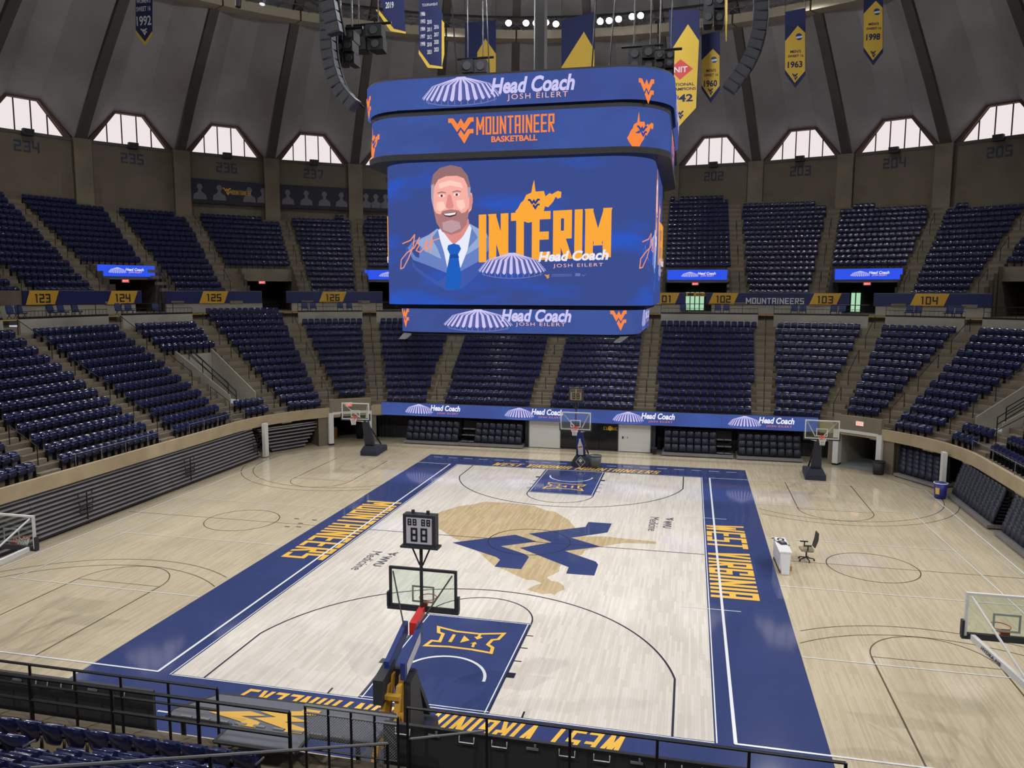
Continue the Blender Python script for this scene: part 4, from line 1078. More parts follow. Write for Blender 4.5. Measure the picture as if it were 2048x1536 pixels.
def board_text(nm, txt, x, z, w, side=0, off=.03, hh=None, slope=0.0, **k):
    a, r = TIERS[nm][:2]; per = perim(a, r); v, f, h = fonttext(txt, w, height=hh, **k); mb = MB(); vs = []
    for p_, q_ in v:
        p, nn = rs_pt(a, r, x+float(p_)+side*(8.95 if nm == 'main' and side > 0 else per/4)); p = p+nn*off; vs.append((p.x, p.y, z+float(q_)+slope*float(p_)))
    mb.add(vs, f); return mb
def F(nm, u, v):      # measured place on the camera side of a tier: (x, z)
    p = ptY(u, v, -TIERS[nm][0]); return (p.x-SBX, p.z)
def shift(polys, x, z, sx=1.0, sz=1.0): return [[(x+p[0]*sx, z+p[1]*sz) for p in q] for q in polys]
def put(name, mb, material, nm, label=None):
    o = wpart(name, mb, material, SCR[nm])
    if label: o['label'] = label
def box_of(nm, u0, v0, u1, v1):
    uc, vc = (u0+u1)/2, (v0+v1)/2; x0, x1, z0, z1 = F(nm, u0, vc)[0], F(nm, u1, vc)[0], F(nm, uc, v1)[1], F(nm, uc, v0)[1]; return x0, z0, x1-x0, z1-z0
for side in (0, 1, -1):
    for nm, db, hb, jb, wr in (('top', (845, 158, 1002, 214), (982, 152, 1150, 185), (1015, 186, 1136, 200), (1277, 153, 1312, 204)), ('low', (888, 616, 1026, 668), (1003, 618, 1143, 644), (1032, 645, 1131, 654), (1220, 621, 1255, 662))):
        x, z, w, h = box_of(nm, *db); z = max(z, TIERS[nm][2]+.06); li, sh, ba = dome_icon(w, min(h, TIERS[nm][3]-z-.05))
        put('dome_picture', on_board(nm, shift(sh, x, z), side, .02), 'led_shade', nm); put('dome_picture', on_board(nm, shift(ba, x, z), side, .022), 'led_lines', nm); put('dome_picture', on_board(nm, shift(li, x, z), side, .035), 'led_lilac', nm)
        x, z, w, h = box_of(nm, *hb); put('lettering', board_text(nm, 'Head Coach', x, z, w, side, .05, hh=h, slope=.0, shear=.22, bold=.035), 'led_lilac', nm)
        x, z, w, h = box_of(nm, *jb); put('lettering', board_text(nm, 'JOSH EILERT', x, z, w, side, .05, hh=h, spacing=1.25), 'led_peach', nm)
        x, z, w, h = box_of(nm, *wr); a, r = TIERS[nm][:2]
        if side >= 0: put('emblem', on_board(nm, shift(emblem(WVN, w, h, WVH), x, z), side, .03), 'led_orange', nm)
        if side == 0: put('emblem', on_board(nm, shift(emblem(WVN, w, h, WVH), -(a-r)-r*.9-w/2+(.15 if nm == 'low' else 0), z), side, .03), 'led_orange', nm)
    nm = 'upper'
    x, z, w, h = box_of(nm, 897, 236, 948, 288); put('emblem', on_board(nm, shift(emblem(WVN, w, h, WVH), x, z), side, .03), 'led_orange', nm)
    x, z, w, h = box_of(nm, 953, 231, 1109, 267); put('lettering', on_board(nm, shift(block('MOUNTAINEER', w, h, .3, .22), x, z), side, .03), 'led_orange', nm)
    x, z, w, h = box_of(nm, 983, 271, 1075, 283); put('lettering', board_text(nm, 'BASKETBALL', x, z, w, side, .03, hh=h, bold=.03), 'led_orange', nm)
    x, z, w, h = box_of(nm, 1254, 221, 1312, 294); sp_ = emblem(STN, w, h, STH)
    if side < 0: continue
    put('state_outline', on_board(nm, shift(sp_, x, z), side, .03), 'led_orange', nm); put('emblem', on_board(nm, shift(emblem(WVN, w*.38, h*.32, WVH), x+w*.34, z+h*.30), side, .05), 'led_blue', nm)
    if side: continue
    a, r = TIERS[nm][:2]; x2 = -(a-r)-r*.85-w/2
    put('state_outline', on_board(nm, shift(sp_, x2, z), side, .03), 'led_orange', nm); put('emblem', on_board(nm, shift(emblem(WVN, w*.38, h*.32, WVH), x2+w*.34, z+h*.30), side, .05), 'led_blue', nm)
# the picture on the main screen
emit('pic_skin', srgb(248, 176, 164), 1); emit('pic_skin_shade', srgb(222, 142, 138), 1); emit('pic_skin_light', srgb(255, 206, 190), 1); emit('pic_hair', srgb(150, 112, 112), 1); emit('pic_hair_grey', srgb(176, 164, 180), 1)
emit('pic_beard', srgb(172, 122, 122), 1); emit('pic_beard_grey', srgb(190, 156, 164), 1); emit('pic_teeth', srgb(250, 238, 240), 1); emit('pic_dark', srgb(86, 56, 72), 1)
emit('pic_suit', srgb(150, 170, 216), 1); emit('pic_suit_mid', srgb(104, 130, 196), 1); emit('pic_suit_low', srgb(66, 90, 170), 1); emit('pic_shirt', srgb(232, 236, 252), 1); emit('pic_tie', srgb(34, 96, 192), 1); emit('pic_tie_dark', srgb(28, 74, 164), 1)
emit('pic_navy', srgb(48, 64, 130), 1); emit('pic_sign', srgb(240, 150, 120), 1)
def C5(x, y): return F('main', 700+x*.37116, 130+y*.37116)
def pic(name, pts, material, off, side): put(name, on_board('main', [[C5(*p) for p in pts]], side, off), material, 'main')
def ell(cx, cy, rx, ry, n=14): return [(cx+rx*math.cos(2*PI*k/n), cy+ry*math.sin(2*PI*k/n)) for k in range(n)]
def stroke(pts, w):
    out = []
    for a, b in zip(pts[:-1], pts[1:]):
        d = math.hypot(b[0]-a[0], b[1]-a[1]) or 1; nx, ny = -(b[1]-a[1])/d*w/2, (b[0]-a[0])/d*w/2; ex, ey = (b[0]-a[0])/d*w/3, (b[1]-a[1])/d*w/3
        out.append([(a[0]+nx-ex, a[1]+ny-ey), (a[0]-nx-ex, a[1]-ny-ey), (b[0]-nx+ex, b[1]-ny+ey), (b[0]+nx+ex, b[1]+ny+ey)])
    return out
for side in (0, 1, -1):
    pic('portrait_jacket', [(470, 882), (425, 915), (340, 950), (300, 985), (292, 1060), (360, 1110), (430, 1160), (520, 1215), (600, 1205), (660, 1160), (705, 1110), (762, 1040), (768, 960), (735, 900), (690, 880), (648, 856), (600, 930)], 'pic_suit_low', .010, side)
    pic('portrait_jacket', [(470, 882), (425, 915), (340, 950), (310, 985), (340, 1050), (420, 1080), (520, 1120), (600, 1110), (690, 1060), (745, 1000), (755, 940), (735, 905), (690, 880), (648, 856), (600, 930)], 'pic_suit_mid', .014, side)
    pic('portrait_jacket', [(470, 882), (425, 915), (360, 950), (400, 1000), (480, 1040), (520, 1050), (600, 1040), (690, 985), (740, 930), (735, 905), (690, 880), (648, 856), (600, 930)], 'pic_suit', .018, side)
    pic('portrait_lapel', [(474, 890), (440, 935), (470, 985), (500, 1060), (520, 1110), (530, 1000)], 'pic_suit_mid', .022, side)
    pic('portrait_lapel', [(652, 870), (690, 930), (640, 985), (615, 1060), (596, 1110), (610, 1000)], 'pic_suit_mid', .022, side)
    pic('portrait_shirt', [(476, 890), (500, 880), (640, 850), (656, 880), (634, 1000), (598, 1090), (525, 1090), (508, 1010), (486, 940)], 'pic_shirt', .026, side)
    pic('portrait_neck', [(492, 840), (640, 830), (646, 872), (606, 930), (562, 968), (520, 930), (494, 900)], 'pic_skin_shade', .030, side)
    pic('portrait_collar', [(484, 880), (508, 905), (556, 968), (520, 1000), (494, 950)], 'pic_shirt', .034, side); pic('portrait_collar', [(646, 858), (655, 885), (630, 995), (576, 966), (616, 915)], 'pic_shirt', .034, side)
    pic('portrait_tie', [(530, 972), (560, 962), (590, 970), (600, 990), (584, 1022), (600, 1130), (594, 1205), (516, 1205), (522, 1110), (540, 1022), (526, 992)], 'pic_tie', .038, side)
    pic('portrait_tie', [(540, 1020), (584, 1020), (590, 1040), (536, 1042)], 'pic_tie_dark', .042, side)
    pic('portrait_head', [(443, 720), (446, 660), (455, 612), (480, 580), (540, 560), (600, 570), (632, 612), (645, 690), (658, 690), (664, 722), (656, 780), (642, 796), (632, 850), (598, 892), (550, 905), (502, 890), (470, 842), (452, 772)], 'pic_skin', .046, side)
    pic('portrait_hair', [(440, 716), (438, 650), (450, 590), (486, 556), (545, 540), (600, 552), (636, 596), (652, 660), (650, 706), (640, 712), (634, 650), (616, 612), (580, 598), (520, 600), (478, 618), (456, 656), (450, 716)], 'pic_hair', .050, side)
    pic('portrait_temple', [(440, 716), (440, 650), (456, 640), (452, 690), (452, 770), (444, 740)], 'pic_hair_grey', .054, side); pic('portrait_temple', [(652, 660), (650, 706), (640, 720), (634, 660)], 'pic_hair_grey', .054, side)
    pic('portrait_brow_light', [(480, 640), (540, 622), (600, 636), (612, 664), (540, 650), (484, 668)], 'pic_skin_light', .054, side)
    pic('portrait_cheek', [(470, 740), (505, 735), (520, 770), (490, 790), (468, 780)], 'pic_skin_light', .054, side); pic('portrait_cheek', [(575, 730), (615, 728), (625, 765), (600, 785), (580, 765)], 'pic_skin_light', .054, side)
    pic('portrait_beard', [(452, 775), (468, 800), (490, 806), (500, 788), (545, 778), (588, 784), (604, 800), (626, 792), (642, 770), (640, 815), (632, 858), (598, 900), (548, 916), (500, 900), (468, 850)], 'pic_beard', .058, side)
    pic('portrait_beard', [(500, 850), (545, 836), (592, 846), (600, 880), (548, 906), (504, 888)], 'pic_beard_grey', .062, side)
    pic('portrait_mouth', [(502, 802), (545, 797), (580, 792), (572, 812), (542, 822), (514, 816)], 'pic_dark', .062, side); pic('portrait_teeth', [(508, 803), (545, 799), (575, 795), (568, 806), (540, 812), (516, 810)], 'pic_teeth', .066, side)
    pic('portrait_nose', [(530, 700), (546, 700), (562, 762), (556, 774), (530, 776), (518, 766)], 'pic_skin_shade', .062, side)
    for ex, ey in ((497, 706), (578, 700)):
        pic('portrait_eye', ell(ex, ey, 17, 7), 'pic_teeth', .062, side); pic('portrait_eye', ell(ex, ey, 7, 7), 'pic_dark', .066, side)
        pic('portrait_brow', [(ex-24, ey-16), (ex, ey-24), (ex+24, ey-18), (ex+22, ey-13), (ex, ey-17), (ex-22, ey-11)], 'pic_hair', .066, side)
    pic('portrait_ear', [(646, 700), (662, 700), (664, 740), (652, 780), (644, 780)], 'pic_skin_shade', .05, side)
    sg = [(285, 962), (330, 945), (352, 915), (345, 975), (320, 1040), (290, 1092), (272, 1098), (276, 1050), (310, 1012), (350, 985), (378, 930), (362, 960), (378, 968), (360, 1000), (380, 1010), (405, 985), (418, 940), (412, 1005), (440, 960), (448, 905), (436, 1015)]
    put('signature', on_board('main', [[C5(*p) for p in q] for q in stroke(sg, 6)+stroke([(405, 962), (485, 935)], 6)], side, .07, .001), 'pic_sign', 'main')
    st = [C5(*p) for p in ((890, 800), (1140, 625))]; w, h = st[1][0]-st[0][0], st[1][1]-st[0][1]
    x0, z0 = C5(890, 852); h = C5(890, 622)[1]-z0
    put('state_outline', on_board('main', shift(emblem(STN, w, h, STH), x0, z0), side, .02), 'led_gold', 'main'); put('emblem', on_board('main', shift(emblem(WVN, w*.26, h*.26, WVH), x0+w*.28, z0+h*.30), side, .03), 'pic_navy', 'main')
    o_ = C5(697, 1064); e_ = C5(1405, 1036); up_ = C5(697, 808)[1]-o_[1]; W = e_[0]-o_[0]; sl = (e_[1]-o_[1])/W
    put('lettering', on_board('main', [[(o_[0]+p[0], o_[1]+p[1]+sl*p[0]) for p in q] for q in block('INTERIM', W, up_, .42, .14)], side, .08), 'led_gold', 'main')
    x0, z0 = C5(697, 1150); x1, z1 = C5(1060, 1014); li, sh, ba = dome_icon(x1-x0, z1-z0)
    put('dome_picture', on_board('main', shift([[(p[0], p[1]) for p in q] for q in sh], x0, z0), side, .10), 'led_shade', 'main'); put('dome_picture', on_board('main', shift(ba, x0, z0), side, .10), 'led_lines', 'main'); put('dome_picture', on_board('main', shift(li, x0, z0), side, .115), 'led_lilac', 'main')
    x0, z0 = C5(1018, 1062); x1, z1 = C5(1395, 1004); put('lettering', board_text('main', 'Head Coach', x0, z0, x1-x0, side, .13, hh=z1-z0, slope=.025, shear=.22, bold=.035), 'led_white', 'main')
    x0, z0 = C5(1097, 1097); x1, z1 = C5(1365, 1072); put('lettering', board_text('main', 'JOSH EILERT', x0, z0, x1-x0, side, .09, hh=z1-z0, slope=.02, spacing=1.25), 'led_peach', 'main')
    x0, z0 = C5(1050, 1153); put('emblem', on_board('main', shift(emblem(WVN, .17), x0, z0), side, .03), 'led_gold', 'main')
    put('small_print', on_board('main', [[C5(*p) for p in q] for q in ([(1088, 1128), (1195, 1127), (1195, 1130), (1088, 1131)], [(1088, 1136), (1195, 1135), (1195, 1138), (1088, 1139)], [(1214, 1122), (1242, 1122), (1242, 1138), (1214, 1138)], [(1250, 1128), (1258, 1134), (1280, 1122), (1258, 1139), (1250, 1134)])], side, .03), 'led_lines', 'main')
# hangers up to the roof
for i, (x, y) in enumerate(((-2.6, -2.6), (2.6, -2.6), (2.6, 2.6), (-2.6, 2.6))):
    wpart('hanger_cable', MB().tube((SBX+x, y, 18.8), (SBX+x*1.6, y*1.6, 44.0), .03, n=6), 'black_metal', board)
wpart('cable_bundle', MB().tube((SBX+.1, .3, 18.8), (SBX+.1, .3, 44.5), .28, n=8), 'black', board)
for x, y, d in ((-4.05, -4.3, -1), (4.3, -4.3, 1)):
    wpart('corner_bracket', MB().hexa([(x-.3, y-.1, 9.22), (x-.05, y-.1, 9.22), (x-.05, y+.1, 9.22), (x-.3, y+.1, 9.22)], [(x-.1, y-.1, 9.45), (x+.25, y-.1, 9.45), (x+.25, y+.1, 9.45), (x-.1, y+.1, 9.45)]), 'grey_steel', board)
for x, y in ((-4, -4), (4, -4), (4, 4), (-4, 4)):  # unseen brackets and cups, added to carry the dome fill lights
    px_, py_ = x*.4+.2, y*.4
    wpart('fill_bracket', MB().tube((.3, .3, 25.9), (px_, py_, 25.8), .05), 'black_metal', board); wpart('fill_cup', MB().lathe([(.05, 0), (.22, .12), (.26, .3), (.24, .3), (.2, .14), (.03, .03)], (px_, py_, 25.65), 12), 'black_metal', board)
# ================================================================== LED RIBBONS AT THE COURT ENDS
def ribbon(x0, x1, yy, face, label, units, back=False):
    z0, z1 = 2.03, 3.0; e = thing('ribbon_display', label, 'display', ((x0+x1)/2, yy, z0), group='blue ribbon displays')
    wpart('housing', MB().span((x0, yy+(.02 if face < 0 else -.02), z0), (x1, yy+(.10 if face < 0 else -.10), z1)), 'charcoal', e)
    n = int((x1-x0)/3.1+.5); w = (x1-x0)/n
    for k in range(n): wpart('screen', MB().span((x0+w*k+.004, yy, z0+.02), (x0+w*(k+1)-.004, yy+(.02 if face < 0 else -.02), z1-.02)), 'screen_band', e)
    ux = Vector((1, 0, 0)) if face < 0 else Vector((-1, 0, 0)); nn = Vector((0, face, 0))
    for xc in units:
        li, sh, ba = dome_icon(2.15, .82); o_ = Vector((xc, yy, z0+.06))+nn*.02-ux*2.1
        wpart('dome_picture', MB().flat(sh, o_, ux, (0, 0, 1), 0), 'led_shade', e); wpart('dome_picture', MB().flat(ba, o_+nn*.004, ux, (0, 0, 1)), 'led_lines', e); wpart('dome_picture', MB().flat(li, o_+nn*.01, ux, (0, 0, 1)), 'led_lilac', e)
        mb = MB(); put_text(mb, 'Head Coach', Vector((xc, yy, z0+.45))+nn*.03-ux*.15, ux, (0, 0, 1), 2.25, shear=.22, bold=.035, height=.42); wpart('lettering', mb, 'led_white', e)
        mb = MB(); put_text(mb, 'JOSH EILERT', Vector((xc, yy, z0+.2))+nn*.03+ux*.35, ux, (0, 0, 1), 1.6, spacing=1.25, height=.15); wpart('lettering', mb, 'led_orange', e)
    return e
ux_c = [ptY(u, v, 20.4).x for u, v in ((865, 815), (1067, 822), (1287, 830), (1522, 838))]
ribbon(-15.3, 15.05, 20.4, -1, 'long blue ribbon display along the far end with four dome pictures', ux_c)
def hooks(e, x0, x1, yy):
    x = x0+.4; k = 0
    while x < x1-.2:
        if k % 3 == 1: mb = MB().span((x-.12, yy-.03, 2.86), (x+.1, yy-.005, 2.9)).span((x+.02, yy-.03, 2.9), (x+.06, yy-.005, 2.97)); m = 'grey_steel'; nm = 'latch'
        else: mb = MB().path([(x-.14, yy-.02, 2.95), (x-.14, yy-.04, 2.84), (x+.14, yy-.04, 2.84), (x+.14, yy-.02, 2.95)], .012, 4); m = 'sign_white'; nm = 'carry_handle'
        wpart(nm, mb, m, e); x += .62; k += 1
for x0, x1, lab in ((-13.5, -3.65, 'back of the near ribbon display left of the canopy'), (1.32, 13.5, 'back of the near ribbon display along the bottom edge')):
    e = ribbon(x0, x1, -20.1, 1, lab, ()); hooks(e, x0, x1, -20.21)
# ================================================================== FAR END WALL AND TUNNELS
mb = MB(); mb.span((-4.6, 21.05, 0), (4.6, 21.25, 2.05)); wfar = struct('wall_far_end', mb, 'charcoal', 'dark panelled wall between the white doors at the far end')
for x0, x1, nm, lab in ((-4.28, -2.06, 'door_3', 'large white door panel left of the far basket'), (2.08, 4.26, 'door_4', 'large white door panel right of the far basket')):
    e = thing(nm, lab, None, ((x0+x1)/2, 21.0, 0), kind='structure')
    wpart('leaf', MB().span((x0, 20.95, .04), (x1, 21.04, 1.98)), 'white_paint', e)
    wpart('jamb', MB().span((x0-.05, 20.93, 0), (x0, 21.06, 2.03)), 'grey_steel', e); wpart('jamb', MB().span((x1, 20.93, 0), (x1+.05, 21.06, 2.03)), 'grey_steel', e)
    if x0 > 0:
        wpart('handle', MB().span((x0+.25, 20.9, .95), (x0+.33, 20.96, 1.1)), 'black_metal', e); wpart('handle', MB().span((x0+.6, 20.9, .98), (x0+.64, 20.96, 1.08)), 'grey_steel', e)
mat('dark_glass', srgb(34, 34, 36), .12)
for x0, x1 in ((-2.0, -.68), (-.64, .68), (.72, 2.04)): wpart('pane', MB().span((x0, 20.99, .12), (x1, 21.05, 1.98)), 'dark_glass', wfar)
e = thing('wall_emblem', 'small gold emblem sign on the dark glass beside the far basket', 'sign', (1.5, 20.95, 1.5))
wpart('lettering', MB().flat(block('CL', .3, .22, .28, .3), (1.02, 20.97, 1.5), (1, 0, 0), (0, 0, 1)), 'sign_gold', e); wpart('lettering', MB().flat(block('SIC', .36, .2, .28, .3), (1.62, 20.97, 1.5), (1, 0, 0), (0, 0, 1)), 'sign_gold', e)
wpart('ball', MB().flat([[(1.47+.17*math.cos(k*PI/8), 1.62+.17*math.sin(k*PI/8)) for k in range(16)]], (0, 20.97, 0), (1, 0, 0), (0, 0, 1)), 'sign_gold', e)
mb = MB()
x = -16.6
pts = []
for seg0, seg1 in ((-16.9, -4.7), (4.7, 16.9)):
    n = int((seg1-seg0)/.16)
    for k in range(n):
        xa, xb = seg0+(seg1-seg0)*k/n, seg0+(seg1-seg0)*(k+1)/n; d0, d1 = (.0, .07) if k % 2 else (.07, .0)
        mb.quad((xa, 22.35+d0, 0), (xb, 22.35+d1, 0), (xb, 22.35+d1, 2.06), (xa, 22.35+d0, 2.06))
struct('wall_curtain', mb, 'dark_curtain', 'dark pleated curtain behind the folded far end seating')
for s in (-1, 1):
    a, b = TUN; fl_m = 'floor_grey' if s > 0 else 'maple_outer'
    P = lambda t, h, z: b3(s*t, h, z)
    e = thing('door_5' if s > 0 else 'door_6', 'open corner tunnel with white posts at the far %s' % ('right' if s > 0 else 'left'), None, P((a+b)/2, 21.5, 0), kind='structure')
    for t0, t1 in ((a-1.6, a+.3), (b-.3, b+1.6)):
        wpart('post', MB().hexa([P(t0, 21.35, 0), P(t1, 21.35, 0), P(t1, 21.95, 0), P(t0, 21.95, 0)], [P(t0, 21.35, 2.36), P(t1, 21.35, 2.36), P(t1, 21.95, 2.36), P(t0, 21.95, 2.36)]), 'white_paint', e)
        wpart('kick', MB().hexa([P(t0-.05, 21.33, 0), P(t1+.05, 21.33, 0), P(t1+.05, 21.97, 0), P(t0-.05, 21.97, 0)], [P(t0-.05, 21.33, .12), P(t1+.05, 21.33, .12), P(t1+.05, 21.97, .12), P(t0-.05, 21.97, .12)]), 'black', e)
    wpart('lintel', MB().hexa([P(a, 21.38, 2.22), P(b, 21.38, 2.22), P(b, 21.9, 2.22), P(a, 21.9, 2.22)], [P(a, 21.38, 2.4), P(b, 21.38, 2.4), P(b, 21.9, 2.4), P(a, 21.9, 2.4)]), 'white_paint', e)
    c0, nn = bp(s*(a+b)/2, 21.5); uxv = Vector((nn.y, -nn.x, 0)); A0 = Vector(P(a, 21.9, 0)); B0 = Vector(P(b, 21.9, 0)); D = nn*7.5
    for q in (A0, B0): wpart('side_wall', MB().quad(q, q+D, q+D+Vector((0, 0, 2.4)), q+Vector((0, 0, 2.4))), 'pale_concrete', e)
    wpart('tunnel_ceiling', MB().quad(A0+Vector((0, 0, 2.4)), B0+Vector((0, 0, 2.4)), B0+D+Vector((0, 0, 2.4)), A0+D+Vector((0, 0, 2.4))), 'dark', e)
    wpart('end_wall', MB().quad(A0+D, B0+D, B0+D+Vector((0, 0, 2.4)), A0+D+Vector((0, 0, 2.4))), 'dark_curtain', e)
    F0 = Vector(P(a, 21.3, 0)); F1 = Vector(P(b, 21.3, 0)); z_ = Vector((0, 0, .012))
    if s > 0: wpart('tunnel_floor', MB().quad(F0+z_, F1+z_, B0+D+z_, A0+D+z_), 'floor_grey', e)
    if s < 0:
        M0 = A0*.35+B0*.65+nn*2.2; M1 = B0+nn*2.2
        p_ = thing('wood_panel', 'low tan plywood panel inside the far left tunnel', 'panel', M0); ww = (M1-M0)
        wpart('board', MB().hexa([M0, M1, M1+nn*.05, M0+nn*.05], [M0+Vector((0, 0, .8)), M1+Vector((0, 0, .8)), M1+nn*.05+Vector((0, 0, .8)), M0+nn*.05+Vector((0, 0, .8))]), 'wood_panel', p_)
        wpart('top_rail', MB().hexa([M0+Vector((0, 0, .8)), M1+Vector((0, 0, .8)), M1+nn*.08+Vector((0, 0, .8)), M0+nn*.08+Vector((0, 0, .8))], [M0+Vector((0, 0, .85)), M1+Vector((0, 0, .85)), M1+nn*.08+Vector((0, 0, .85)), M0+nn*.08+Vector((0, 0, .85))]), 'wood_panel', p_)
    t_ = s*(S+38); pz = Vector(b3(t_, 21.36, 2.75)); exit_sign(pz, -bp(t_, 21)[1], 'lit exit sign on the concrete above the far %s tunnel' % ('right' if s > 0 else 'left'), w=.5, h=.3, m='exit_glow' if s > 0 else 'exit_red')
def bin_(name, label, p, r0, r1, h, material, bag=None, printm=None):
    e = thing(name, label, 'bin', p)
    mb = MB(); mb.lathe([(0, 0), (r0, 0), (r1, h), (r1-.02, h), (r0-.02, .03), (0, .03)], n=20); obj('body', mb, material, e, True)
    mb = MB(); mb.lathe([(r1-.02, h-.03), (r1+.025, h-.03), (r1+.025, h+.02), (r1-.02, h+.02)], n=20); obj('rim', mb, bag or material, e, True)
    if printm:
        mb = MB(); mb.add([((r0+(r1-r0)*z/h+.006)*math.cos(a), (r0+(r1-r0)*z/h+.006)*math.sin(a), z) for z in (h*.3, h*.72) for a in (R(205), R(225), R(245))], [(0, 1, 4, 3), (1, 2, 5, 4)]); obj('sticker', mb, printm, e)
    return e
bin_('trash_can', 'grey round trash can at the foot of the far basket', (1.12, 15.55, 0), .3, .38, .78, 'bin_grey')
bin_('recycling_bin', 'blue recycling bin with white liner beside the right white post', (20.25, 12.5, 0), .28, .34, .85, 'bin_blue', 'white_plastic', 'court_gold')
q = Vector(b3(-(S+32), 23.3, 0)); bin_('tunnel_bin', 'tall dark bin inside the far left tunnel', q, .3, .34, 1.25, 'dark')
q = Vector(b3(S+46.8, 21.0, 0)); bin_('tunnel_bin', 'dark grey bin at the right foot of the far right tunnel', q, .3, .36, .8, 'charcoal')
e = thing('equipment_case', 'small black case on the floor beside the right white door', 'case', (4.55, 20.55, 0)); wpart('body', MB().span((4.4, 20.4, .08), (4.72, 20.75, .42)), 'black', e); wpart('lid', MB().span((4.38, 20.38, .42), (4.74, 20.77, .48)), 'charcoal', e); wpart('bar', MB().tube((4.72, 20.6, .3), (5.05, 20.62, .26), .05), 'black', e)
# white posts at the ends of the side seating
for x, y, lab in ((20.72, 13.85, 'white post between the corner seats and the right side seats'), (-20.78, 13.45, 'white post at the far end of the left benches')):
    e = thing('corner_post', lab, 'post', (x, y, 0), group='white posts'); wpart('shaft', MB().span((x-.11, y-.22, .03), (x+.11, y+.22, 2.3)), 'white_paint', e); wpart('foot', MB().span((x-.14, y-.25, 0), (x+.14, y+.25, .06)), 'grey_steel', e)
# ================================================================== RETRACTABLE SEATING
def folded_chair():
    mb = MB(); prof = [(-.22, 0), (.22, 0), (.225, .30), (.19, .43), (.12, .47), (-.12, .47), (-.19, .43), (-.225, .30)]
    n = len(prof); a = [(x, -.03-(.02 if abs(x) < .2 else 0), z) for x, z in prof]; b = [(x*.96, .05, z*.98) for x, z in prof]
    mb.add(a+b, [tuple(range(n)), tuple(range(n, 2*n))[::-1]]+[(i, n+i, n+(i+1) % n, (i+1) % n) for i in range(n)]); return mb
fc_m = folded_chair().mesh('chair', 'bleacher_chair', True)
def bank(name, label, loc, rz, rows, cols, dz, dy, z0, pitch=.5, bare=(), tiltz=0.0, group='folded retractable seating', base=.22, depth=1.6, sx=0.0):
    e = thing(name, label, 'bleachers', loc, rz, group); W = cols*pitch
    obj('base_platform', MB().span((-W/2-.1, -.28, .06), (W/2+.1, depth, base)), 'bench_grey', e); obj('kick_board', MB().span((-W/2-.05, -.2, 0), (W/2+.05, depth, .07)), 'black', e)
    obj('back_panel', MB().span((-W/2, dy*rows+.15, base), (W/2, dy*rows+.25, z0+dz*rows+.1)), 'dark', e)
    for i in range(rows):
        obj('deck_edge', MB().span((-W/2+sx*i, dy*i+.06, z0+dz*i-.06), (W/2+sx*i, dy*i+.45, z0+dz*i-.01)), 'bench_dark', e)
        for j in range(cols):
            x = -W/2+pitch*(j+.5)+sx*i
            if j in bare:
                obj('step_plate', MB().span((x-pitch*.44, dy*i-.05, z0+dz*i-.03), (x+pitch*.44, dy*i+.25, z0+dz*i+.01)), 'grey_steel', e); continue
            o = obj('chair', fc_m, None, e); o.location = (x, dy*i, z0+dz*i); o.rotation_euler = (R(-8+random.uniform(-2, 2)), 0, 0)
    return e
bank('folding_bleacher', 'folded dark chairs at the far end, leftmost of four banks', (-11.45, 20.45, 0), 0, 3, 8, .42, .22, .32)
bank('folding_bleacher', 'folded dark chairs at the far end, bank left of the white door', (-7.0, 20.5, 0), 0, 3, 9, .42, .22, .32, bare=(0, 1))
bank('folding_bleacher', 'folded dark chairs at the far end, bank right of the white door', (7.45, 20.5, 0), 0, 3, 9, .42, .22, .32, bare=(7, 8))
bank('folding_bleacher', 'folded dark chairs at the far end, rightmost bank beside the basket', (12.1, 20.4, 0), 0, 3, 8, .42, .22, .32)
bank('folding_bleacher', 'stacked dark chairs along the right side, bank beside the white post', (20.95, 9.9, 0), -PI/2, 9, 12, .16, .05, .25, depth=1.0)
bank('folding_bleacher', 'stacked dark chairs along the right side, bank at the picture edge', (20.95, 2.6, 0), -PI/2, 9, 13, .16, .05, .25, depth=1.0)
p, nn = bp(S+60, 21.5); bank('folding_bleacher', 'slanted stack of dark chairs in the right corner beside the tunnel', (p.x, p.y, 0), seat_rz(nn), 6, 6, .25, .1, .3, depth=1.2, sx=-.1)
# left side benches: closed bleachers with ten stacked rows
def bench_bank(label, y0, y1, rows=10):
    e = thing('retractable_benches', label, 'bleachers', (-20.9, (y0+y1)/2, 0), group='closed bench bleachers')
    for i in range(rows):
        x = -20.88-.06*i; z = .12+.19*i
        wpart('bench_row', MB().hexa([(x-.5, y0, z+.1), (x, y0, z+.1), (x, y1, z+.1), (x-.5, y1, z+.1)], [(x-.5, y0, z+.17), (x-.02, y0, z+.17), (x-.02, y1, z+.17), (x-.5, y1, z+.17)]), 'bench_grey', e)
        wpart('riser', MB().span((x-.12, y0, z-.02), (x-.06, y1, z+.1)), 'bench_dark', e)
    wpart('top_deck', MB().span((-23.4, y0, 1.98), (-21.42, y1, 2.03)), 'charcoal', e)
    return e
bench_bank('closed grey bench bleachers on the left, far block beside the white post', 4.0, 12.95); bench_bank('closed grey bench bleachers on the left, middle block', -5.2, 3.98); bench_bank('closed grey bench bleachers at the left picture edge', -14.4, -5.22)
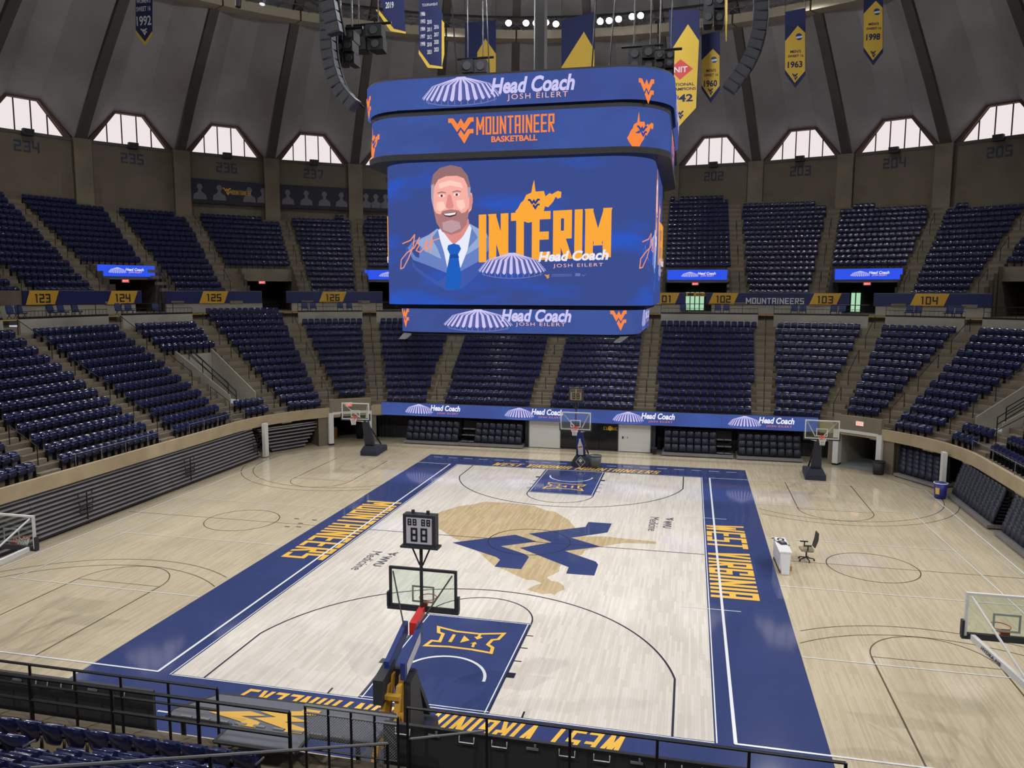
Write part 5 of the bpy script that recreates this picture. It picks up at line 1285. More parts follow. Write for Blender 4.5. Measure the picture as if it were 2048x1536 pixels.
for y, lab in ((12.5, 'folded black aisle rails at the far end of the left benches'), (5.4, 'folded black aisle rails in the middle of the left benches'), (-2.5, 'folded black aisle rails on the nearest left benches')):
    e = thing('folded_rail', lab, 'railing', (-20.86, y, 0), group='folded aisle rails on the benches')
    for dz_, dy_ in ((1.55, -.05), (1.15, .0), (.8, -.02)):
        pts = [(-20.84, y-.45+dy_, dz_), (-20.84, y-.38+dy_, dz_+.12), (-20.84, y+.38+dy_, dz_+.14), (-20.84, y+.45+dy_, dz_+.03), (-20.84, y+.38+dy_, dz_-.08), (-20.84, y-.38+dy_, dz_-.1)]
        wpart('loop', MB().path(pts, .025, 6, True), 'black_metal', e)
    wpart('post', MB().tube((-20.84, y+.05, .3), (-20.84, y+.05, 1.6), .03), 'black_metal', e)
    for k, dy_ in enumerate((-.8, .6)): wpart('stowed_rail', MB().path([(-21.9, y+dy_-.5, 2.08), (-21.85, y+dy_-.5, 2.2), (-21.85, y+dy_+.5, 2.2), (-21.9, y+dy_+.5, 2.08)], .03, 6), 'black_metal', e)
p, nn = bp(-(S+61), 21.6)
e = thing('corner_benches', 'closed grey bench stack in the left corner beside the tunnel', 'bleachers', (p.x, p.y, 0), seat_rz(nn))
for i in range(7):
    w = 1.2+.17*i; z = .15+.24*i; obj('bench_row', MB().hexa([(-w-.3, -.05-.03*i+.2, z), (w, -.05-.03*i+.2, z), (w, .7, z), (-w-.3, .7, z)], [(-w-.3, -.05-.03*i+.2, z+.08), (w, -.05-.03*i+.2, z+.08), (w, .7, z+.08), (-w-.3, .7, z+.08)]), 'bench_grey', e)
    obj('riser', MB().span((-w-.2, .28, z-.16), (w-.1, .4, z)), 'bench_dark', e)
obj('top_deck', MB().span((-2.6, .1, 1.72), (2.4, 1.5, 1.78)), 'pale_concrete', e); obj('under_frame', MB().span((-1.2, .5, 0), (1.1, 1.2, 1.7)), 'bench_dark', e)
# ================================================================== BASKETBALL GOALS
def goal(name, label, loc, rz, base_y, frame='white_paint', arm='white_paint', column='pad_navy', base='pad_navy', net=True, clock=None, bracket='rim_orange', pad='charcoal', style='plain', base_h=.55):
    e = thing(name, label, 'basketball goal', loc, rz, 'basketball goals'); z0, z1, hw = 2.90, 3.97, .915
    bb = obj('backboard', MB().span((-hw+.03, 0, z0+.03), (hw-.03, .02, z1-.03)), 'glass_pane', e)
    for a, b in (((-hw, -.03, z0), (-hw+.06, .05, z1)), ((hw-.06, -.03, z0), (hw, .05, z1)), ((-hw+.06, -.03, z1-.06), (hw-.06, .05, z1)), ((-hw+.06, -.03, z0), (hw-.06, .05, z0+.06))): obj('frame_bar', MB().span(a, b), frame, bb)
    sq = MB(); 
    for a, b in (((-.305, -.012, 3.05), (-.255, -.004, 3.50)), ((.255, -.012, 3.05), (.305, -.004, 3.50)), ((-.255, -.012, 3.45), (.255, -.004, 3.50)), ((-.255, -.012, 3.05), (.255, -.004, 3.1))): sq.span(a, b)
    obj('target_square', sq, 'white_paint', bb)
    pd = MB(); pd.span((-hw-.05, -.06, z0-.07), (hw+.05, .08, z0+.0)); pd.span((-hw-.06, -.06, z0), (-hw-.005, .08, z0+.38)); pd.span((hw+.005, -.06, z0), (hw+.06, .08, z0+.38)); obj('edge_pad', pd, pad, bb)
    rim = MB(); rim.path([(.228*math.cos(2*PI*k/24), -.38+.228*math.sin(2*PI*k/24), 3.05) for k in range(24)], .012, 6, True); obj('rim', rim, 'rim_orange', e, True)
    obj('rim_bracket', MB().hexa([(-.1, -.17, 3.0), (.1, -.17, 3.0), (.1, -.03, 2.92), (-.1, -.03, 2.92)], [(-.1, -.17, 3.05), (.1, -.17, 3.05), (.1, -.03, 3.12), (-.1, -.03, 3.12)]), bracket, e)
    if net:
        nm = MB(); n = 12
        for k in range(n):
            for s in (-1, 1):
                pts = []
                for j in range(5):
                    f = j/4; a = 2*PI*(k+s*j*.5)/n; r_ = .225-(.095*math.sin(f*PI/2)); pts.append((r_*math.cos(a), -.38+r_*math.sin(a), 3.04-.42*f))
                nm.path(pts, .009, 3)
        obj('net', nm, 'net', e)
    hx, hy, hz = 0, 1.75, 2.55      # knuckle where the arms meet the column head
    for s in (-1, 1):
        obj('arm', MB().hexa([(s*.78-.05, .06, 2.86), (s*.78+.05, .06, 2.86), (s*.12+.05, hy, hz-.1), (s*.12-.05, hy, hz-.1)], [(s*.78-.05, .06, 3.0), (s*.78+.05, .06, 3.0), (s*.12+.05, hy, hz+.06), (s*.12-.05, hy, hz+.06)]), arm, e)
        obj('strut', MB().tube((s*.8, .05, 3.88), (s*.1, hy*.95, hz+.05), .03), arm, e)
    obj('cross_bar', MB().span((-.85, .04, 2.86), (.85, .14, 3.0)), 'charcoal', e)
    by = base_y
    cb = obj('column', MB().hexa([(-.32, by+.25, base_h), (.32, by+.25, base_h), (.26, by+.75, base_h), (-.26, by+.75, base_h)], [(-.2, hy-.05, hz), (.2, hy-.05, hz), (.16, hy+.3, hz), (-.16, hy+.3, hz)]), column, e)
    for s in (-1, 1): obj('brace', MB().tube((s*.25, by+1.9, base_h-.05), (s*.12, hy+.35, hz-.35), .05), 'black_metal', e)
    obj('brace', MB().tube((-.2, by+1.1, 1.0), (.2, by+.7, 1.35), .025), 'grey_steel', e)
    bs = MB(); w = .58
    bs.hexa([(-w, by, .0), (w, by, .0), (w, by+2.3, 0), (-w, by+2.3, 0)], [(-w, by, base_h*.6), (w, by, base_h*.6), (w, by+2.3, base_h*.6), (-w, by+2.3, base_h*.6)])
    bs.hexa([(-w, by, base_h*.6), (w, by, base_h*.6), (w, by+2.3, base_h*.6), (-w, by+2.3, base_h*.6)], [(-w*.62, by+.06, base_h*1.25), (w*.62, by+.06, base_h*1.25), (w*.9, by+2.2, base_h*.75), (-w*.9, by+2.2, base_h*.75)])
    ob = obj('base', bs, base, e)
    if style == 'main':
        d = MB(); 
        for q in range(4):
            P = [(.30, 0), (0, .34), (-.30, 0), (0, -.34)]; a, b = P[q], P[(q+1) % 4]; d.flat(stroke([(a[0], a[1]+.42), (b[0], b[1]+.42)], .02), (0, by-.012, 0), (1, 0, 0), (0, 0, 1))
        d.flat([[(.13, .5), (0, .64), (-.13, .5), (0, .36)]], (0, by-.012, 0), (1, 0, 0), (0, 0, 1))
        put_text(d, 'GATORADE', (-.13, by-.012, .27), (1, 0, 0), (0, 0, 1), .26); obj('sponsor_print', d, 'white_plastic', ob)
        d = MB(); put_text(d, 'G', (-.05, by-.02, .45), (1, 0, 0), (0, 0, 1), .1); obj('sponsor_print', d, 'sign_text', ob)
        bot = [(-.15, 0), (.15, 0), (.17, .1), (.15, .3), (.17, .5), (.16, .75), (.1, .98), (.06, 1.15), (.06, 1.3), (-.06, 1.3), (-.06, 1.15), (-.1, .98), (-.16, .75), (-.17, .5), (-.15, .3), (-.17, .1)]
        p0 = Vector((0, by+.235, base_h)); p1 = Vector((0, hy-.065, hz)); uy = (p1-p0).normalized()
        m_ = MB(); m_.flat([[(x, y+.25) for x, y in bot]], p0+Vector((0, -.02, 0)), (1, 0, 0), uy); obj('bottle_print', m_, 'white_plastic', cb)
        m_ = MB(); m_.flat([[(-.13, .82), (.13, .88), (.13, .96), (-.13, .9)]], p0+Vector((0, -.03, 0)), (1, 0, 0), uy); obj('bottle_print', m_, 'red', cb)
    if clock:
        obj('clock_mast', MB().tube((0, .12, 3.0), (0, .12, 4.62), .045), 'charcoal', e)
        for s in (-1, 1): obj('clock_stay', MB().tube((s*.04, .12, 4.1), (s*.26, .12, 4.6), .022), 'charcoal', e)
        ck = obj('shot_clock', MB().span((-.43, .0, 4.62), (.43, .26, 5.45)), 'charcoal', e); obj('clock_ledge', MB().span((-.5, -.03, 4.58), (.5, .3, 4.63)), 'charcoal', ck)
        for s in (-1, 1):
            yy = -.005 if s < 0 else .265; ux = Vector((1, 0, 0)) if s < 0 else Vector((-1, 0, 0))
            obj('clock_face', MB().flat([[(-.34, 0), (.34, 0), (.34, .68), (-.34, .68)]], (0, yy, 4.7), ux, (0, 0, 1)), clock, ck)
            dg = MB(); dg.flat([[(p[0]-.3, p[1]+.48) for p in q] for q in block('88 88', .6, .17, .3, .35)]+[[(p[0]-.22, p[1]+.06) for p in q] for q in block('88', .44, .36, .28, .45)], (0, yy+(.008*s), 4.7), ux, (0, 0, 1)); obj('digits', dg, 'dark', ck)
            obj('horn', MB().tube((s*.2, .13, 5.45), (s*.2, .13, 5.54), .045, n=10), 'charcoal', ck)
    return e
mat('clock_pale', srgb(196, 194, 206), .5); mat('clock_brown', srgb(150, 138, 110), .4)
goal('basketball_goal', 'main basket at the far end with a bottle printed on its column', (.18, 12.95, -.06), 0, 2.45, column='pad_blue', style='main', clock='clock_brown', base_h=.62)
goal('basketball_goal', 'portable basket at the far left with padded base', (-14.1, 13.1, -.02), R(4), 2.35)
goal('basketball_goal', 'portable basket at the far right with padded base', (14.15, 13.1, -.02), R(-3), 2.1, column='pad_navy')
goal('basketball_goal', 'practice basket cut off by the right picture edge, seen from behind', (14.27, -13.25, 0), PI, 2.4, net=False, pad='charcoal')
goal('basketball_goal', 'practice basket cut off by the left picture edge', (-14.25, -13.05, 0), PI, 2.4)
d_ = MB(); put_text(d_, 'HYDRA-RIB', (0, 0, 0), (1, 0, 0), (0, 0, 1), .62, bold=.02)
for o in [o for o in bpy.data.objects if o.name.startswith('arm') and o.parent and abs(o.parent.location.x-14.27) < .01][:1]:
    g = o.parent; A = Vector((.83+.01, .06, 2.9)); B = Vector((.17, 1.75, 2.47)); dv = (B-A); uxv = dv.normalized(); nn = Vector((uxv.y, -uxv.x, 0)).normalized(); upv = nn.cross(uxv)*-1
    if upv.z < 0: upv = -upv
    m_ = MB(); put_text(m_, 'HYDRA-RIB', A+dv*.25+nn*.012+upv*-.01, uxv, upv, .62, bold=.02, height=.09); l_ = obj('lettering', m_, 'sign_text', o)
# the near goal seen from behind: gold column, blue padded boom
g = thing('basketball_goal', 'main basket at the near end seen from behind, with shot clock and gold column', 'basketball goal', (.2, -14.72, 0), PI, 'basketball goals')
src = goal('tmp_goal', '', (0, 0, 0), 0, 1.3, frame='charcoal', arm='charcoal', clock='clock_pale', net=False, pad='charcoal')
for c in kids(src):
    nm = c.name.split('.')[0]
    if nm in ('arm', 'strut', 'column', 'brace', 'base', 'cross_bar'): bpy.data.objects.remove(c)
    else: c.parent = g
bpy.data.objects.remove(src)
for s in (-1, 1):
    obj('strut', MB().tube((s*.8, .05, 3.85), (s*.14, 1.0, 2.75), .02), 'charcoal', g)
    obj('boom_pad', MB().hexa([(s*.2-.06, .75, 2.52), (s*.2+.06, .75, 2.52), (s*.2+.06, 2.05, 1.98), (s*.2-.06, 2.05, 1.98)], [(s*.2-.06, .75, 2.86), (s*.2+.06, .75, 2.86), (s*.2+.06, 2.05, 2.40), (s*.2-.06, 2.05, 2.40)]), 'pad_blue', g)
obj('boom_pad', MB().hexa([(-.08, .1, 2.72), (.08, .1, 2.72), (.09, .8, 2.52), (-.09, .8, 2.52)], [(-.08, .1, 2.98), (.08, .1, 2.98), (.09, .8, 2.84), (-.09, .8, 2.84)]), 'red', g)['label'] = 'red pad behind the backboard'
obj('boom_panel', MB().hexa([(-.275, 1.0, 2.46), (-.265, 1.0, 2.46), (-.265, 1.95, 2.08), (-.275, 1.95, 2.08)], [(-.275, 1.0, 2.70), (-.265, 1.0, 2.70), (-.265, 1.95, 2.34), (-.275, 1.95, 2.34)]), 'clock_pale', g)
obj('tail_box', MB().hexa([(.12, 1.7, 1.7), (.36, 1.7, 1.7), (.36, 2.5, 1.55), (.12, 2.5, 1.55)], [(.12, 1.7, 2.3), (.36, 1.7, 2.3), (.36, 2.5, 2.15), (.12, 2.5, 2.15)]), 'charcoal', g)
for s in (-1, 1):
    obj('column_leg', MB().hexa([(s*.2-.06, 2.2, .35), (s*.2+.06, 2.2, .35), (s*.2+.06, 2.36, .35), (s*.2-.06, 2.36, .35)], [(s*.12-.05, 1.8, 2.05), (s*.12+.05, 1.8, 2.05), (s*.12+.05, 1.96, 2.05), (s*.12-.05, 1.96, 2.05)]), 'gold_metal', g)
    obj('column_leg', MB().hexa([(s*.22-.06, 2.75, .35), (s*.22+.06, 2.75, .35), (s*.22+.06, 2.9, .35), (s*.22-.06, 2.9, .35)], [(s*.14-.05, 2.05, 1.9), (s*.14+.05, 2.05, 1.9), (s*.14+.05, 2.2, 1.9), (s*.14-.05, 2.2, 1.9)]), 'gold_metal', g)
    obj('pivot', MB().tube((s*.28, 2.3, 1.25), (s*.12, 2.3, 1.25), .07, n=10), 'gold_metal', g)
for zz in (.8, 1.25, 1.7): obj('cross_member', MB().span((-.24, 2.3+.12*(1.7-zz)-.05, zz-.05), (.24, 2.4+.12*(1.7-zz), zz+.05)), 'gold_metal', g)
obj('column_pad', MB().hexa([(-.42, 1.15, .45), (-.26, 1.15, .45), (-.26, 2.2, .3), (-.42, 2.2, .3)], [(-.36, 1.5, 2.0), (-.2, 1.5, 2.0), (-.2, 1.95, 1.9), (-.36, 1.95, 1.9)]), 'charcoal', g)
obj('column_pad', MB().hexa([(-.45, .72, .5), (.4, .72, .5), (.4, .85, .5), (-.45, .85, .5)], [(-.3, 1.45, 2.0), (.25, 1.45, 2.0), (.25, 1.58, 2.0), (-.3, 1.58, 2.0)]), 'charcoal', g)
obj('base', MB().hexa([(-.6, .6, .03), (.6, .6, .03), (.6, 3.4, .03), (-.6, 3.4, .03)], [(-.6, .7, .42), (.6, .7, .42), (.6, 3.4, .38), (-.6, 3.4, .38)]), 'pad_navy', g)
for s in (-1, 1):
    for y in (.9, 3.2): obj('wheel', MB().tube((s*.5, y, .06), (s*.58, y, .06), .06, n=12), 'black', g)
# ================================================================== TABLE AND OFFICE CHAIR
e = thing('court_table', 'narrow white skirted table beside the right sideline', 'table', (10.62, -.85, 0), R(2))
obj('top', MB().span((-.24, -.95, .9), (.24, .95, .95)), 'white_plastic', e); obj('side_panel', MB().hexa([(-.12, -.93, .02), (.17, -.93, .02), (.17, -.88, .02), (-.12, -.88, .02)], [(-.2, -.93, .9), (.2, -.93, .9), (.2, -.88, .9), (-.2, -.88, .9)]), 'white_plastic', e)
obj('front_panel', MB().span((-.2, -.9, .25), (-.17, .9, .9)), 'white_plastic', e); obj('side_panel', MB().span((-.2, .88, .02), (.2, .93, .9)), 'white_plastic', e); obj('foot_rail', MB().span((-.2, -.88, .05), (-.16, .88, .12)), 'charcoal', e); obj('shelf', MB().span((.05, -.7, .1), (.3, -.4, .3)), 'wood_panel', e)
e = thing('control_box', 'small black control box with cables on the white table', 'electronics', (10.62, -.7, .956), R(20)); obj('body', MB().hexa([(-.12, -.2, 0), (.14, -.2, 0), (.14, .2, 0), (-.12, .2, 0)], [(-.1, -.18, .04), (.12, -.18, .08), (.12, .18, .08), (-.1, .18, .04)]), 'charcoal', e); obj('keypad', MB().box((0, 0, .07), (.12, .26, .02)), 'grey_steel', e); obj('cable', MB().path([(-.1, .2, .014), (-.16, .35, .014), (-.05, .5, .014), (-.14, .62, .014), (.02, .7, .014)], .012), 'black', e); obj('cable', MB().path([(.1, -.2, .014), (.16, -.35, .014), (.1, -.4, .014)], .012), 'black', e)
e = thing('headset', 'dark headset lying on the far half of the white table', 'headset', (10.6, -.25, .956)); obj('band', MB().path([(-.08, 0, .02), (-.06, .1, .03), (.02, .14, .03), (.1, .1, .03), (.12, 0, .02)], .014), 'charcoal', e); obj('ear_cup', MB().tube((-.08, 0, .0), (-.08, 0, .05), .04, n=10), 'charcoal', e); obj('ear_cup', MB().tube((.12, 0, .0), (.12, 0, .05), .04, n=10), 'charcoal', e)
e = thing('office_chair', 'black mesh office chair with tan seat beside the white table', 'office chair', (11.72, .25, 0), R(-84))
obj('seat', MB().hexa([(-.25, -.25, .44), (.25, -.25, .44), (.25, .25, .46), (-.25, .25, .46)], [(-.23, -.26, .53), (.23, -.26, .53), (.23, .24, .55), (-.23, .24, .55)]), 'seat_fabric', e)
bk = MB(); bk.hexa([(-.2, .26, .6), (.2, .26, .6), (.2, .30, .6), (-.2, .30, .6)], [(-.25, .36, .95), (.25, .36, .95), (.25, .40, .95), (-.25, .40, .95)]); bk.hexa([(-.25, .36, .95), (.25, .36, .95), (.25, .40, .95), (-.25, .40, .95)], [(-.21, .38, 1.22), (.21, .38, 1.22), (.21, .42, 1.22), (-.21, .42, 1.22)]); obj('backrest', bk, 'mesh_chair', e)
obj('backrest_logo', MB().span((-.12, .395, 1.1), (.12, .425, 1.16)), 'red', e)
for s in (-1, 1): obj('armrest', MB().span((s*.3-.04, -.2, .7), (s*.3+.04, .12, .74)), 'black', e); obj('arm_post', MB().tube((s*.29, -.02, .5), (s*.3, -.02, .7), .025), 'black', e)
obj('tilt_box', MB().span((-.1, -.1, .38), (.1, .25, .45)), 'black', e); obj('gas_lift', MB().tube((0, 0, .1), (0, 0, .4), .03, n=10), 'black', e)
for k in range(5):
    a = R(72*k+10); q = Vector((math.cos(a)*.32, math.sin(a)*.32, .08)); sp = obj('star_leg', MB().tube((0, 0, .13), q, .03, .02, n=6), 'black', e); obj('caster', MB().tube((q.x-.02*math.sin(a), q.y+.02*math.cos(a), .035), (q.x+.02*math.sin(a), q.y-.02*math.cos(a), .035), .035, n=10), 'black', sp)
# ================================================================== ROOF RIG
# catwalk ring against the dome
cat_ = thing('roof_catwalk', 'beige ring catwalk with truss railing under the top of the dome', 'catwalk', (0, 0, 34.2))
def ringbox(r0, r1, z0, z1, n=80):
    mb = MB()
    for k in range(n):
        a, b = 360*k/n, 360*(k+1)/n; mb.hexa([pol(r0, a, z0), pol(r0, b, z0), pol(r1, b, z0), pol(r1, a, z0)], [pol(r0, a, z1), pol(r0, b, z1), pol(r1, b, z1), pol(r1, a, z1)])
    return mb
for k in range(40):
    mb = MB(); a, b = 9*k+4.6, 9*k+13.4
    for q in range(2):
        c, d = a+(b-a)*q/2, a+(b-a)*(q+1)/2; mb.hexa([pol(40.6, c, 34.0), pol(40.6, d, 34.0), pol(43.0, d, 34.35), pol(43.0, c, 34.35)], [pol(40.6, c, 34.75), pol(40.6, d, 34.75), pol(43.0, d, 34.75), pol(43.0, c, 34.75)])
    wpart('soffit_panel', mb, 'beige_steel', cat_)
wpart('rail_ring', ringbox(40.5, 40.58, 35.7, 35.8), 'grey_steel', cat_); wpart('rail_ring', ringbox(40.5, 40.58, 35.2, 35.26), 'grey_steel', cat_); wpart('lamp_ring', ringbox(39.4, 39.5, 35.45, 35.55), 'charcoal', cat_)
mb = MB()
for k in range(200):
    a, b = 1.8*k, 1.8*(k+1); mb.tube(pol(40.55, a, 34.7), pol(40.55, b, 35.7), .03, n=4, cap=False); mb.tube(pol(40.55, b, 34.7), pol(40.55, a, 35.7), .03, n=4, cap=False)
o = wpart('truss_web', mb, 'grey_steel', cat_); o['kind'] = 'stuff'
# inner ceiling: flat panels on a lattice of pale bars
mb = MB()
for k in range(40): mb.quad(pol(0.01, 9*k, 41.2), pol(0.01, 9*k+9, 41.2), pol(33, 9*k+9, 39.0), pol(33, 9*k, 39.0))
cei = struct('ceiling_center', mb, 'rib_concrete', 'dark inner roof panels with pale lattice bars')
def zc(r): return 41.2-2.2*r/33-.12
for r_ in range(6, 34, 3): wpart('lattice_ring', MB().path([pol(r_, 360*k/60, zc(r_)) for k in range(60)], .10, 4, True), 'beige_steel', cei)
for k in range(40): wpart('lattice_bar', MB().tube(pol(6, 9*k+4.5, zc(6)), pol(33, 9*k+4.5, zc(33)), .10, n=4), 'beige_steel', cei)
# floodlights in view on the catwalk
emit('flood_glow', (1.0, 0.98, 1.0, 1), 30.0)
PX = [(1017, 42), (1052, 42), (1072, 42), (1092, 41), (1112, 44), (1201, 39), (1219, 37), (1238, 34), (1265, 29), (1282, 27)]
for k, (u, v) in enumerate(PX):
    th, z_ = thpx(u, v, 39.2); c = Vector(pol(39.2, th, z_)); dv = (Vector((0, 0, 0))-c).normalized()
    e = thing('floodlight', 'bright floodlight, %s of ten from the left, on the roof catwalk' % CNT[k], 'floodlight', c, group='bright floodlights above the far end')
    wpart('housing', MB().tube(c-dv*.15, c+dv*.4, .14, .28, n=14), 'charcoal', e); wpart('lens', MB().tube(c+dv*.40, c+dv*.43, .27, n=16), 'flood_glow', e, )
    wpart('yoke', MB().tube(c+Vector((0, 0, -.1)), Vector(pol(39.45, th, 35.5)), .04), 'charcoal', e); wpart('stem', MB().tube(pol(39.45, th, 35.5), pol(40.55, th, 34.8), .035), 'grey_steel', e)
# moving head lamps near the line array
for u, v, yy, lab in ((478, 2, 2.0, 'dark hanging stage lamp, left one of two at the top left'), (526, -4, 2.0, 'hanging stage lamp with a lit lens at the top left')):
    c = ptY(u, v, yy); e = thing('stage_lamp', lab, 'stage lamp', c)
    wpart('head', MB().tube(c+Vector((0, 0, .35)), c+Vector((0, -.1, -.3)), .18, .14, n=12), 'charcoal', e); wpart('yoke', MB().path([c+Vector((-.24, 0, .1)), c+Vector((-.24, 0, .6)), c+Vector((.24, 0, .6)), c+Vector((.24, 0, .1))], .03), 'black_metal', e); wpart('hanger', MB().tube(c+Vector((0, 0, .6)), (c.x, c.y, 40), .025), 'black_metal', e)
    if u > 500: wpart('lens', MB().tube(c+Vector((0, -.1, -.3)), c+Vector((0, -.105, -.32)), .13, n=12), 'led_white', e)
# line arrays: J-shaped stacks of cabinets
def line_array(label, pts, yy, w, depth):
    P = [ptY(u, v, yy) for u, v in pts]; e = thing('line_array', label, 'loudspeaker', P[-1], group='hanging line arrays')
    # resample to even cabinets
    cl = [0]
    for a, b in zip(P[:-1], P[1:]): cl.append(cl[-1]+(b-a).length)
    n = int(cl[-1]/.36); Q = []
    for k in range(n+1):
        s = cl[-1]*k/n; i = max(j for j in range(len(cl)) if cl[j] <= s+1e-9); i = min(i, len(P)-2); f = (s-cl[i])/(cl[i+1]-cl[i]); Q.append(P[i]+(P[i+1]-P[i])*f)
    for a, b in zip(Q[:-1], Q[1:]):
        d = (b-a); m = (a+b)/2; up = d.normalized(); ux = Vector((up.z, 0, -up.x)).normalized(); L_ = d.length*.47
        def c(sx, sy, sz, tw): return m+ux*(sx*w*tw)+Vector((0, sy*depth, 0))+up*(sz*L_)
        mb = MB(); mb.hexa([c(-.5, -.5, -1, 1), c(.5, -.5, -1, 1), c(.5, .5, -.7, 1), c(-.5, .5, -.7, 1)], [c(-.5, -.5, 1, 1), c(.5, -.5, 1, 1), c(.5, .5, .7, 1), c(-.5, .5, .7, 1)])
        sp = wpart('cabinet', mb, 'speaker_grey', e)
        mb = MB(); mb.flat([[(-.44*w, -.8*L_), (.44*w, -.8*L_), (.44*w, .8*L_), (-.44*w, .8*L_)]], m+Vector((0, -.5*depth-.012, 0)), ux, up); wpart('grille', mb, 'charcoal', sp)
    top = Q[0]; wpart('rigging_bar', MB().tube(top+Vector((0, 0, .1)), (top.x, yy, 40.0), .05), 'black_metal', e)
    wpart('rear_cable', MB().path([q+Vector((w*.55, depth*.3, 0)) for q in Q], .05), 'black', e)
    return e
line_array('curved line array of dark loudspeakers left of the scoreboard', ((655, -30), (657, 40), (658, 95), (662, 125), (668, 150), (678, 175), (692, 195), (712, 214)), -3.0, .5, .6)
line_array('straight upper column of grey loudspeakers left of the scoreboard', ((652, -40), (662, 20), (672, 70)), -4.5, .55, .5)
line_array('curved line array of dark loudspeakers right of the scoreboard', ((1521, -30), (1521, 30), (1516, 70), (1505, 105), (1490, 135), (1470, 163), (1456, 182)), 1.5, .55, .6)
def cluster(label, u0, v0, u1, v1, yy, nx, nz, dy=.8):
    a, b = ptY(u0, v1, yy), ptY(u1, v0, yy); e = thing('speaker_cluster', label, 'loudspeaker', (a+b)/2, group='hanging loudspeaker clusters'); W, H = b.x-a.x, b.z-a.z
    for i in range(nx):
        for j in range(nz):
            c = Vector((a.x+W*(i+.5)/nx, yy+.15*((i+j) % 2), a.z+H*(j+.5)/nz)); hw, hh = W/nx*.47, H/nz*.47; t = .18*(i-(nx-1)/2)
            mb = MB(); mb.hexa([c+Vector((-hw, -dy/2-t*.3, -hh)), c+Vector((hw, -dy/2+t*.3, -hh)), c+Vector((hw*.7, dy/2, -hh)), c+Vector((-hw*.7, dy/2, -hh))], [c+Vector((-hw, -dy/2-t*.3, hh)), c+Vector((hw, -dy/2+t*.3, hh)), c+Vector((hw*.7, dy/2, hh)), c+Vector((-hw*.7, dy/2, hh))]); cb = wpart('cabinet', mb, 'dark', e)
            mb = MB(); mb.tube(c+Vector((0, -dy/2-.02, 0)), c+Vector((0, -dy/2-.05, 0)), min(hw, hh)*.7, n=12); wpart('driver', mb, 'charcoal', cb)
    for x in (a.x+W*.2, b.x-W*.2): wpart('hanger', MB().tube((x, yy, b.z), (x, yy, 40.0), .03), 'black_metal', e)
    wpart('frame_bar', MB().tube((a.x-.3, yy, b.z+.12), (b.x+.3, yy, b.z+.12), .06), 'black_metal', e)
    return e
cluster('dark loudspeaker cluster beside the left line array', 676, 62, 712, 132, -2.2, 2, 3); cluster('dark loudspeaker cluster with control panel right of the left line array', 706, 52, 770, 106, 1.0, 2, 2)
cluster('dark loudspeaker cluster above the right end of the scoreboard', 1256, 96, 1312, 148, 2.0, 2, 2); cluster('dark rigging cabinets between the big banners at the right', 1310, 104, 1350, 160, 3.0, 2, 3); cluster('dark hanging loudspeaker above the left end of the scoreboard', 926, 120, 976, 150, 6.0, 2, 1)
cluster('dark loudspeaker pair high on the right beside the banners', 1405, -10, 1450, 56, 4.0, 2, 2)
# ------------------------------------------------------------------ banners
def banner(label, poly, yy, material, back=None, texts=(), extra=(), tilt=0.0, kind=None):
    P = [ptY(u, v, yy) for u, v in poly]; c = sum(P, Vector())/len(P)
    e = thing('hanging_banner', label, 'banner', (c.x, yy, min(p.z for p in P)), group='hanging banners')
    wpart('cloth', MB().prism([(p.x, p.z) for p in P], (0, yy, 0), (1, 0, 0), (0, 0, 1), .03), material, e)
    for nm, pl, m, off in extra:
        Q = [ptY(u, v, yy) for u, v in pl]; wpart(nm, MB().prism([(p.x, p.z) for p in Q], (0, yy-.03-off, 0), (1, 0, 0), (0, 0, 1), .008), m, e)
    for txt, u0, v0, u1, v1, m, bold in texts:
        a, b = ptY(u0, v1, yy), ptY(u1, v0, yy); mb = MB()
        if txt == '*WV': mb.flat(emblem(WVN, b.x-a.x, b.z-a.z, WVH), (a.x, yy-.06, a.z), (1, 0, 0), (0, 0, 1)); wpart('emblem', mb, m, e)
        else: put_text(mb, txt, (a.x, yy-.06, a.z), (1, 0, 0), (0, 0, 1), b.x-a.x, bold=bold, height=b.z-a.z); wpart('lettering', mb, m, e)
    top = sorted(P, key=lambda p: -p.z)[:2]
    for p in top: wpart('cord', MB().tube((p.x, yy, p.z), (p.x, yy, min(39.5, zrib(min(55, math.hypot(p.x, yy)))-.3)), .015, n=4), 'black', e)
    return e
banner('blue banner dated 1992 hanging at the upper left', [(272, -40), (305, -40), (305, 63), (291, 91), (272, 60)], 12, 'banner_navy', texts=(("WOMEN'S", 274, -3, 302, 8, 'sign_white', .02), ('SWEET 16', 274, 12, 302, 24, 'sign_white', .02), ('1992', 275, 31, 303, 53, 'sign_white', .02), ('*WV', 283, 57, 295, 72, 'sign_white', 0)), extra=(('gold_tip', [(272, 60), (291, 84), (305, 63), (305, 70), (291, 92), (272, 66)], 'banner_gold', .01),))
banner('dark blue banner with gold edge dated 2019 beside the left speakers', [(748, -40), (806, -40), (811, 64), (790, 60), (770, 30)], 8, 'banner_navy', texts=(('2019', 772, 4, 788, 18, 'sign_white', .02),), extra=(('gold_edge', [(752, 20), (758, 20), (788, 58), (812, 64), (812, 68), (782, 63)], 'banner_gold', .01),))
